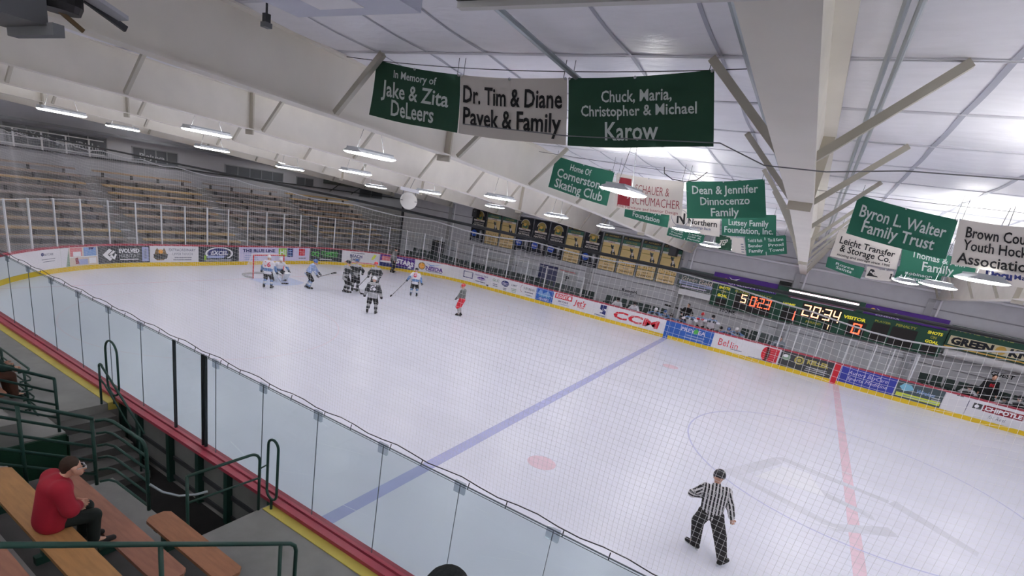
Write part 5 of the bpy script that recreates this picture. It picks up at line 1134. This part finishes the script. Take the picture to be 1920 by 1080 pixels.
def figure(label, loc, rz, J, fit, group=None, h=.03, name='person'):
    t = thing(name, label, 'person', loc, group, rz); q = J['q']; up = np.array([0, 0, 1.])
    vis = fit.get('legs', True)
    b = blob('body', body_prims(J, True, True, vis), fit.get('skin', SKIN), t, min(h, .024), .025)
    jm = fit['jersey']; bulk = fit.get('bulk', 1.)
    rr = J['right']
    jp = []
    hem = fit.get('hem', -.06)
    for s in (-1, 1):
        jp += [('c', J['pelvis']+rr*s*.075*q+J['up']*hem, J['chest']+rr*s*.09*q-J['up']*.03, .135*q*bulk, .13*q*bulk)]
    jp += [('c', J['pelvis']+J['up']*hem, J['chest']-J['up']*.02, .15*q*bulk, .155*q*bulk)]
    for i in (0, 1):
        jp += [('c', J['chest'], J['sh%d' % i], .10*q*bulk, .098*q*bulk), ('c', J['sh%d' % i], J['el%d' % i], .09*q*bulk, .078*q*bulk), ('c', J['el%d' % i], J['wr%d' % i]*.85+J['el%d' % i]*.15, .078*q*bulk, .062*q*bulk)]
    jp += [('c', J['chest'], J['neck'], .1*q, .07*q)]
    hz = J['pelvis']+J['up']*(hem-.09)
    upn = J['up']
    jo = blob('jersey', jp, jm, t, h, .035, cut=lambda P: -((P-hz)@upn) if not fit.get('nocut') else np.full(P.shape[:-1], -1.), band=fit.get('band') and (lambda c: fit['band'](c, J)), attr=fit.get('attr') and (lambda V: fit['attr'](V, J)))
    for (s_, u0, z0, w_, hh, m, back) in fit.get('text', []): text_on(t, J, s_, jp, .035, u0, z0, w_, hh, m, back)
    if vis:
        pp_ = []
        pr = fit.get('pr', (.135, .115, .07))
        for i in (0, 1):
            pp_ += [('c', J['pelvis']+up*.0, J['hp%d' % i], pr[0]*q, pr[0]*q), ('c', J['hp%d' % i], J['kn%d' % i], pr[0]*.95*q, pr[1]*q)]
            if fit.get('long'): pp_ += [('c', J['kn%d' % i], J['an%d' % i]+up*.01, pr[1]*q, pr[2]*q)]
        blob('pants', pp_, fit['pants'], t, h, .02)
        if not fit.get('long'):
            for i in (0, 1):
                kn, an = J['kn%d' % i], J['an%d' % i]
                sock = fit['socks']
                blob('sock', [('c', kn+up*.06, kn*.4+an*.6, .085*q, .078*q), ('c', kn*.4+an*.6, an, .078*q, .058*q)], sock, t, h, .02, band=(lambda c, kn=kn, an=an: 1 if len(sock) > 1 and abs((c[2]-an[2])/(kn[2]-an[2]+1e-6)-.45) < .14 else 0) if isinstance(sock, list) else None)
        for i in (0, 1):
            an, fd = J['an%d' % i], J['fd%d' % i]
            if fit.get('skates', True):
                sk = blob('skate', [('c', an+up*.05, an-up*.03, .058*q, .055*q), ('c', an-up*.045-fd*.06, an-up*.05+fd*.185, .05*q, .046*q)], fit.get('boot', BLACK), t, min(h, .022), .02)
                o = MB(); z0 = float(an[2]-.13)
                a = an-fd*.1; b_ = an+fd*.2
                o.bar((a[0], a[1], z0+.012), (b_[0], b_[1], z0+.012), .012, .022); 
                for w0 in (-.05, .13):
                    c = an+fd*w0; o.box(c[0]-.014, c[1]-.014, z0+.02, c[0]+.014, c[1]+.014, z0+.05)
                o.bar((a[0], a[1], z0+.033), (b_[0], b_[1], z0+.033), .022, .022); o.build('blade', mat('blade_steel', (214, 218, 222), .3, .6), sk, local=True)
            else: blob('shoe', [('c', an-fd*.04-up*.04, an+fd*.17-up*.055, .05*q, .042*q)], fit.get('boot', BLACK), t, min(h, .022), .02)
    if fit.get('helmet'):
        hd = J['head']; hm = fit['helmet']
        hl = blob('helmet', [('e', hd+up*.045-J['fwd']*.01, (.108*q, .128*q, .118*q))], hm, t, min(h, .022), .02, cut=lambda P: -(P[..., 2]-hd[2]+.02)+np.clip((P-hd)@J['fwd']*-.5, -.06, .06))
        if fit.get('cage'):
            o = MB(); f = J['fwd']; r = J['right']
            for k in range(-2, 3): o.tube([hd+f*.125+r*.035*k+up*.03, hd+f*.135+r*.032*k-up*.04, hd+f*.11+r*.028*k-up*.1], .004, 4)
            for z in (.0, -.04, -.08): o.tube([hd+f*(.06+.07*math.cos(a))+r*.09*math.sin(a)+up*z for a in (-1.3, -.8, -.3, .3, .8, 1.3)], .004, 4)
            o.build('cage', LGREY, hl, local=True)
    elif fit.get('hair'):
        hd = J['head']; blob('hair', [('e', hd+up*.045-J['fwd']*.018, (.09*q, .104*q, .1*q)), ('c', hd-J['fwd']*.06, hd-J['fwd']*.06-up*fit.get('hairlen', .05), .06*q, .045*q)], fit['hair'], t, min(h, .02), .02, cut=lambda P: ((P-hd)@J['fwd'])-.055)
    if fit.get('glasses'):
        hd, f, r = J['head'], J['fwd'], J['right']; o = MB()
        for s in (-1, 1): o.tube([hd+f*.108+r*s*.033+r*.02*math.cos(a)+up*(.012+.015*math.sin(a)) for a in [2*PI*k/10 for k in range(11)]], .003, 5); o.tube([hd+f*.106+r*s*.054+up*.015, hd+f*.02+r*s*.09+up*.015], .004, 5)
        o.tube([hd+f*.112-r*.008+up*.015, hd+f*.112+r*.008+up*.015], .004, 5); o.build('glasses', LGREY, t, local=True)
    if fit.get('eyes'):
        hd, f, r = J['head'], J['fwd'], J['right']; o = MB()
        for s in (-1, 1): o.ball(hd+f*.088+r*s*.033+up*.012, .011, 8, 6)
        o.build('eyes', NIGHT, t, local=True); o = MB(); o.bar(hd+f*.094-r*.022-up*.055, hd+f*.094+r*.022-up*.055, .008, .008); o.build('mouth', mat('lips', (176, 104, 96), .6), t, local=True)
    gm = fit.get('gloves')
    for i in (0, 1):
        if gm:
            w_, hd = J['wr%d' % i], J['hd%d' % i]; d = hd-w_; d = d/np.linalg.norm(d); sd = np.cross(d, J['fwd']); sd = sd/(np.linalg.norm(sd)+1e-6)
            P_ = [('c', w_-d*.06, w_+d*.02, .062*q, .056*q), ('c', w_+d*.02, w_+d*.07, .056*q, .05*q), ('c', w_+d*.02+sd*.045, w_+d*.075+sd*.05, .024, .02)]
            for k in range(4):
                b_ = w_+d*.075+sd*(.036-.024*k); P_.append(('c', b_, b_+d*.035+J['fwd']*.028, .019, .016))
            blob('glove', P_, gm, t, min(h, .02), .008)
        elif fit.get('fingers'): hand_mesh(J, i, t, SKIN)
    return t
def stick(label, butt, mid, blade_end, m=DGREY, group='hockey sticks'):
    t = thing('hockey_stick', label, 'hockey stick', tuple((np.array(butt)+np.array(mid))/2), group)
    MB().bar(butt, mid, .03, .022).build('shaft', m, t)
    MB().bar(mid, blade_end, .03, .075, (0, 0, 1)).build('blade', BLACK, t)
def loc2w(loc, rz, p):
    c, s = math.cos(rz), math.sin(rz); return (loc[0]+c*p[0]-s*p[1], loc[1]+s*p[0]+c*p[1], loc[2]+p[2])
# kit colours
JW = mat('jersey_white', (226, 224, 232), .8, noise=.04, scale=6); JB = mat('jersey_blue', (104, 136, 184), .8); JBK = mat('jersey_black', (54, 56, 60), .8, noise=.1, scale=8); JG = mat('jersey_grey', (168, 168, 172), .8, noise=.06, scale=8)
PBK = mat('pants_black', (44, 44, 47), .8, noise=.1, scale=6); SKB = mat('sock_blue', (120, 148, 190), .8); SKW = mat('sock_white', (220, 222, 228), .8); PRD = mat('pants_red', (204, 44, 58), .7)
HW = mat('helmet_white', (236, 236, 240), .3); HB = mat('helmet_blue', (74, 104, 160), .3); HBK = mat('helmet_black', (36, 36, 40), .3); HR = mat('helmet_red', (206, 58, 62), .3)
NUMR = mat('number_red', (200, 60, 84), .6)
def bw(lo, hi): return lambda c, J: 1 if lo < (c-J['pelvis'])@J['up'] < hi or (abs((c-J['pelvis'])@J['right']) > .27 and (c-J['pelvis'])@J['up'] < .3) else 0
white_kit = dict(jersey=[JW, JB], band=bw(.0, .14), pants=PBK, socks=[SKB, SKW], helmet=HW, gloves=mat('glove_dark', (52, 56, 66), .7), cage=True)
def kitted(k, **kw): d = dict(k); d.update(kw); return d
black_kit = dict(jersey=[JBK, JG], band=lambda c, J: 1 if (-.2 < (c-J['pelvis'])@J['up'] < .12) or (c-J['pelvis'])@J['up'] > .42 else 0, pants=PBK, socks=[JG, JBK], helmet=HBK, gloves=JBK, cage=True)
away = .78        # heading (turn about z) that faces away from the camera, towards the far left corner
def at(x, y): return (x, y, 0)
G1 = 'skaters in white and blue on the ice'; G2 = 'skaters in black and grey on the ice'
# 1 number 16
figure('skater in white and blue jersey numbered 16, back turned, before the goal', at(-24.93, -1.6), .65, rig(1.62, .86, .18, ((-.17, 0), (.17, .03)), hands=((-.36, .2, .82), (.36, .22, .8))),
       kitted(white_kit, bulk=1.08, text=[('16', 0, .33, .28, .26, NUMR, True)]), G1)
# goalie
GP = mat('goalie_pads', (228, 230, 232), .6)
J = rig(1.55, .62, .5, ((-.3, .0), (.3, .05)), hands=((-.42, .3, .62), (.42, .3, .66)), kpole=((-.5, 1, 0), (.5, 1, 0)))
g = figure('goalkeeper crouching with big white leg pads in the goal mouth', at(-26.35, .05), -PI/2-.25, J, kitted(white_kit, helmet=HW, socks=[SKW]), G1)
for i in (0, 1):
    kn, an = J['kn%d' % i], J['an%d' % i]; f = np.array([0, .09, 0]); o = MB(); d = kn-an
    o.bar(an+f-d*.12, kn+f+d*.45, .27, .12, (0, 1, 0)); o.build('leg_pad', GP, g, local=True)
o = MB(); w_ = J['hd1']; o.box(w_[0]-.14, w_[1]+.03, w_[2]-.2, w_[0]+.14, w_[1]+.08, w_[2]+.2); o.build('blocker', GP, g, local=True)
l0 = loc2w((-26.35, .05, 0), -PI/2-.25, J['hd1']); stick('goalkeeper stick with wide blade held low in the goal mouth', l0, (l0[0]+.55, l0[1]+.15, .05), (l0[0]+.62, l0[1]+.5, .04), LGREY)
# 2 bent skater with raised stick
J = rig(1.68, .86, .55, ((-.12, -.05), (.14, .08)), hands=((-.05, .55, .86), (.2, .5, .72))); lc = at(-24.43, .39)
figure('bent skater in pale blue and white, right of the goal, holding a stick out', lc, -.75, J, kitted(white_kit, jersey=[mat('jersey_paleblue', (150, 168, 206), .8), JW], band=bw(-.08, .02), helmet=HB), G1)
stick('stick held out to the right by the bent skater near the goal', loc2w(lc, -.75, J['hd1']), loc2w(lc, -.75, (.25, 1.15, .98)), loc2w(lc, -.75, (.3, 1.4, 1.06)))
# 3 grey-shouldered skater
J = rig(1.72, .92, .08, ((-.1, 0), (.12, .1)), hands=((.1, .34, .98), (.34, .3, 1.0))); lc = at(-23.1, 1.73)
figure('skater in grey and black, left one of the dark group of three', lc, -.35, J, kitted(black_kit, helmet=HBK, hem=-.14, text=[('5', -.02, .28, .22, .24, JW, True)]), G2)
stick('stick of the left skater in the dark group, pointing down', loc2w(lc, -.35, (.34, .36, 1.0)), loc2w(lc, -.35, (.3, .75, .06)), loc2w(lc, -.35, (.45, .95, .04)))
# 4 skater with blue helmet
J = rig(1.76, .94, .2, ((-.12, 0), (.12, .05)), hands=((-.3, .3, 1.05), (.3, .32, 1.0))); lc = at(-23.16, 2.47)
figure('skater with a blue helmet, middle one of the dark group of three', lc, .6, J, kitted(black_kit, helmet=HB), G2)
stick('stick held upright between the left and middle skaters of the dark group', loc2w(lc, .6, (-.34, .36, .92)), loc2w(lc, .6, (-.38, .4, 1.62)), loc2w(lc, .6, (-.42, .62, 1.72)))
# 5 skater with red and white helmet
J = rig(1.76, .94, .12, ((-.14, 0), (.14, .06)), hands=((-.32, .25, .95), (.34, .25, .95))); lc = at(-22.3, 3.1)
figure('skater with a red and white helmet, right one of the dark group of three', lc, 1.1, J, kitted(black_kit, helmet=HR), G2)
stick('stick slanting down left from the skater with the red and white helmet', loc2w(lc, 1.1, (-.3, .3, .95)), loc2w(lc, 1.1, (-.75, .9, .06)), loc2w(lc, 1.1, (-.95, 1.1, .04)))
# 6 big number 5
J = rig(1.75, .92, .1, ((-.19, 0), (.19, .02)), hands=((-.4, .06, .78), (.4, .06, .8)))
figure('large skater in black with a white helmet and white 5, back turned', at(-19.27, -.15), .62, J, kitted(black_kit, helmet=HW, bulk=1.15, text=[('5', 0, .33, .27, .28, JW, True)], band=lambda c, J: 1 if (-.16 < (c-J['pelvis'])@J['up'] < .12) or (c-J['pelvis'])@J['up'] > .47 else 0), G2)
# 7 linesman at the boards
SHB = mat('linesman_grey', (132, 132, 134), .8)
J = rig(1.8, .95, .22, ((-.2, 0), (.2, .05)), hands=((-.24, .2, .86), (.24, .2, .86)))
figure('official in grey top and black trousers by the purple advert', at(-27.2, 9.75), 2.2+PI*.95, J, dict(jersey=SHB, pants=PBK, long=True, helmet=HBK, pr=(.13, .11, .085), fingers=False))
# 8 number 8
J = rig(1.62, .86, .2, ((-.17, 0), (.17, .03)), hands=((-.5, .12, .82), (.42, .0, .72))); lc = at(-21.26, 5.2)
figure('skater in white and blue jersey numbered 8 with a long stick to the left', lc, .62, J, kitted(white_kit, helmet=HBK, bulk=1.05, text=[('8', -.03, .36, .2, .26, NUMR, True)]), G1)
stick('long grey stick reaching down left from the skater numbered 8', loc2w(lc, .62, J['hd0']), (-21.72, 3.9, .06), (-21.62, 3.66, .04), MGREY)
# 9 red pants
J = rig(1.66, .90, .02, ((-.1, 0), (.1, .04)), hands=((-.16, .25, .92), (.2, .22, .95)), foot_yaw=(.2, .1)); lc = at(-17.18, 4.12)
figure('slim skater with a red helmet and red pants standing alone', lc, 1.75, J, dict(jersey=[mat('grey_green_top', (120, 124, 122), .8, noise=.3, scale=14)], pants=PRD, socks=[mat('sock_grey', (176, 176, 178), .8)], helmet=HR, gloves=mat('glove_grey', (110, 110, 112), .7), cage=True, hem=.1, bulk=.92, pr=(.145, .13, .07)))
# 10 referee, near
STR = bpy.data.materials.new('referee_stripes'); STR.use_nodes = True; nt = STR.node_tree; b_ = nt.nodes['Principled BSDF']; b_.inputs['Roughness'].default_value = .8
an = nt.nodes.new('ShaderNodeAttribute'); an.attribute_name = 'stripe'; m1 = nt.nodes.new('ShaderNodeMath'); m1.operation = 'SINE'; m0 = nt.nodes.new('ShaderNodeMath'); m0.operation = 'MULTIPLY'; m0.inputs[1].default_value = 2*PI/.062
rp = nt.nodes.new('ShaderNodeValToRGB'); rp.color_ramp.elements[0].position = .46; rp.color_ramp.elements[1].position = .54; rp.color_ramp.elements[0].color = (*lin((30, 30, 34)), 1); rp.color_ramp.elements[1].color = (*lin((214, 212, 214)), 1)
m2 = nt.nodes.new('ShaderNodeMath'); m2.operation = 'MULTIPLY_ADD'; m2.inputs[1].default_value = .5; m2.inputs[2].default_value = .5
nt.links.new(an.outputs['Fac'], m0.inputs[0]); nt.links.new(m0.outputs[0], m1.inputs[0]); nt.links.new(m1.outputs[0], m2.inputs[0]); nt.links.new(m2.outputs[0], rp.inputs[0]); nt.links.new(rp.outputs[0], b_.inputs['Base Color'])
def stripe(V, J):
    out = (V-J['chest'])@J['right']
    for i in (0, 1):
        a, e, w_ = J['sh%d' % i], J['el%d' % i], J['wr%d' % i]
        for p, q_ in ((a, e), (e, w_)):
            d = cone(V, p, q_, .07, .06); t_ = np.linalg.norm(V-J['chest'], axis=-1)
            ax = (q_-p)/np.linalg.norm(q_-p); side = np.cross(ax, J['fwd']); side /= np.linalg.norm(side)
            far_ = ((V-J['chest'])@J['right'])*(1 if i else -1) > .235
            m = (d < .055) & far_
            out = np.where(m, (V-p)@side, out)
    return out
J = rig(1.84, .93, .10, ((-.1, .06), (.42, -.16)), lift=(.02, .0), hands=((-.2, .22, 1.12), (.40, .1, .86)), side=-.1, twist=.08, foot_yaw=(1.0, -.6), epole=((-1, -.5, -.1), (1, -.7, 0)), kpole=((-.3, 1, 0), (.1, 1, 0)))
figure('referee in black and white striped shirt skating away on the near ice', at(-2.88, -7.5), .12, J, dict(jersey=STR, attr=stripe, pants=mat('referee_trousers', (42, 41, 42), .85, noise=.1, scale=10), long=True, helmet=HBK, pr=(.135, .115, .088), fingers=True, hem=-.02, bulk=.92), h=.016)
# ------------------------------------------------------------------ bench players and coaches
GB = 'players on the crowded bench'
bk = [(-9.69, 1.31, HW, 'bench player with white and blue helmet, leftmost of the crowded bench'), (-9.2, 1.27, HB, 'bench player with blue helmet, second from the left on the crowded bench'), (-8.71, 1.2, HBK, 'bench player leaning over, third from the left on the crowded bench'),
      (-8.27, 1.19, HBK, 'bench player leaning over, fourth from the left on the crowded bench'), (-7.69, 1.53, HBK, 'taller bench player with blue shoulder, just right of the coach'), (-7.1, 1.62, HR, 'bench player with a red helmet and red gloves'),
      (-6.53, 1.66, HBK, 'tall bench player with a dark helmet, right of the red helmet'), (-5.98, 1.14, HBK, 'bench player in dark kit, low beside the advert door'), (-5.55, 1.22, HB, 'bench player with blue helmet, next to last on the right'), (-5.2, 1.3, HW, 'bench player with white and blue helmet, last on the right')]
for i, (x, zt_, hm, lb) in enumerate(bk):
    pz = zt_-.56
    J = rig(1.62, pz-.26, .4 if zt_ < 1.4 else .2, ((-.1, 0), (.1, 0)), hands=((-.16, .3, pz-.3+.42), (.16, .3, pz-.3+.42)), ankz=.1, kpole=((-.2, 1, 0), (.2, 1, 0)))
    kit = kitted(white_kit, helmet=hm, band=bw(.46, .6), bulk=.98, legs=True, gloves=PRD if i == 5 else white_kit['gloves'])
    if i == 7: kit = kitted(black_kit)
    figure(lb, (x, (13.66 if zt_ < 1.4 else 13.5)+(.2 if i % 2 else 0), .3), PI+.1*math.sin(i*2.3), J, kit, GB)
for x, z, lb in ((-12.24, 1.17, 'player in white sitting low behind the white board panel, left of the bench'), (-11.15, 1.0, 'player in white sitting low behind the red-lettered advert')):
    J = rig(1.6, .45, .35, ((-.15, .42), (.15, .42)), hands=((-.2, .42, .55), (.2, .42, .55)), kpole=((-.1, .3, 1), (.1, .3, 1)))
    figure(lb, (x, 14.25, .3), PI, J, kitted(white_kit, helmet=HBK), 'players sitting low behind the boards')
COAT = mat('coach_black', (34, 34, 38), .8)
J = rig(1.74, .9, .05, ((-.13, 0), (.13, .03)), hands=((-.18, .26, 1.05), (.2, .26, 1.05)))
figure('coach in black jacket standing behind the crowded bench', (-8.2, 14.9, .42-.42+.3), PI-.2, J, dict(jersey=COAT, pants=PBK, long=True, hair=HAIRD, skates=False, eyes=True, pr=(.12, .1, .075)))
J = rig(1.84, .95, .05, ((-.13, 0), (.13, .03)), hands=((-.34, .1, .85), (.34, .1, .85)))
figure('coach in black jacket with a red chest mark behind the right bench', (5.85, 14.6, .3), PI+.15, J, dict(jersey=COAT, pants=PBK, long=True, hair=HAIRD, skates=False, eyes=True, pr=(.12, .1, .075), text=[('SG', 0, .36, .2, .16, RED, False)]))
for i, (x, zt_, lb) in enumerate(((4.95, 1.45, 'player in black kit, left on the right bench'), (6.25, 1.3, 'player in black kit, right of the coach with the red mark'), (6.62, 1.5, 'player in black kit, second right of the coach with the red mark'), (7.1, 1.05, 'player in black kit, cut by the right picture edge'))):
    pz = zt_-.62; J = rig(1.65, pz-.3, .4, ((-.15, 0), (.15, 0)), hands=((-.12, .34, pz+.04), (.12, .34, pz+.04)), ankz=.1, kpole=((-.2, 1, 0), (.2, 1, 0)))
    figure(lb, (x, 13.6+.2*(i % 2), .3), PI+.1*(i-1), J, kitted(black_kit, bulk=.9), 'players on the right bench')
J = rig(1.7, .45, .2, ((-.13, .42), (.13, .42)), hands=((-.2, .42, .6), (.2, .42, .6)), kpole=((-.1, .3, 1), (.1, .3, 1)))
figure('person in pale blue grey seated behind the penalty box glass', (-3.0, 14.1, .3), PI, J, dict(jersey=mat('pale_coat', (150, 160, 172), .8), pants=PBK, long=True, hair=HAIRD, skates=False, eyes=True, pr=(.12, .1, .075)))
# ------------------------------------------------------------------ spectators
RJ = mat('red_jacket', (158, 28, 46), .8, noise=.12, scale=5); TRK = mat('dark_trousers', (30, 38, 36), .85, noise=.1, scale=8)
J = rig(1.36, .10, .2, ((-.06, .27), (.10, .31)), hands=((.0, .17, .2), (.1, .2, .2)), kpole=((-.1, .4, 1), (.15, .4, 1)), ankz=-.28, head=(.02, .04), foot_yaw=(0, -.1), epole=((-1, -.3, -.5), (1, -.3, -.5)), twist=-.1)
J['head'] = J['head']+np.array([.0, .03, -.02])
figure('person with short brown hair, glasses and red jacket sitting hunched on a bench', (-8.28, -15.9, 2.15), -.02, J, dict(jersey=RJ, pants=TRK, long=True, hair=HAIRB, hairlen=.04, skates=False, glasses=True, eyes=True, fingers=True, pr=(.105, .088, .07), bulk=1.2, hem=-.03, boot=mat('dark_shoes', (40, 38, 38), .7)), h=.015)
J = rig(1.6, .10, .3, ((-.1, .4), (.1, .42)), hands=((-.15, .4, .22), (.18, .4, .22)), kpole=((-.1, .4, 1), (.1, .4, 1)), ankz=-.32)
figure('person with brown hair in dark green jacket, cut off by the left edge', (-14.38, -14.85, 1.45), .1, J, dict(jersey=mat('dark_green_jacket', (24, 52, 46), .8), pants=mat('brown_trousers', (92, 60, 48), .85), long=True, hair=HAIRB, hairlen=.14, skates=False, eyes=True, fingers=True, pr=(.11, .09, .07)), h=.02)
J = rig(1.55, .18, .2, ((-.1, .4), (.1, .42)), hands=((-.15, .4, .22), (.18, .4, .22)), kpole=((-.1, .4, 1), (.1, .4, 1)), ankz=-.32)
figure('person in a dark knit cap, only the top showing at the bottom edge', (-3.49, -16.22, 3.6), 0, J, dict(jersey=DGREY, pants=TRK, long=True, helmet=mat('knit_cap', (26, 32, 34), .9, bump=.4, noise=.15, scale=60), skates=False, eyes=True, fingers=True, pr=(.11, .09, .07)), h=.02)
bench(-16.27, 3.62, -4.4, -2.6, WOOD[1], 'wooden seat plank under the person in the dark cap')
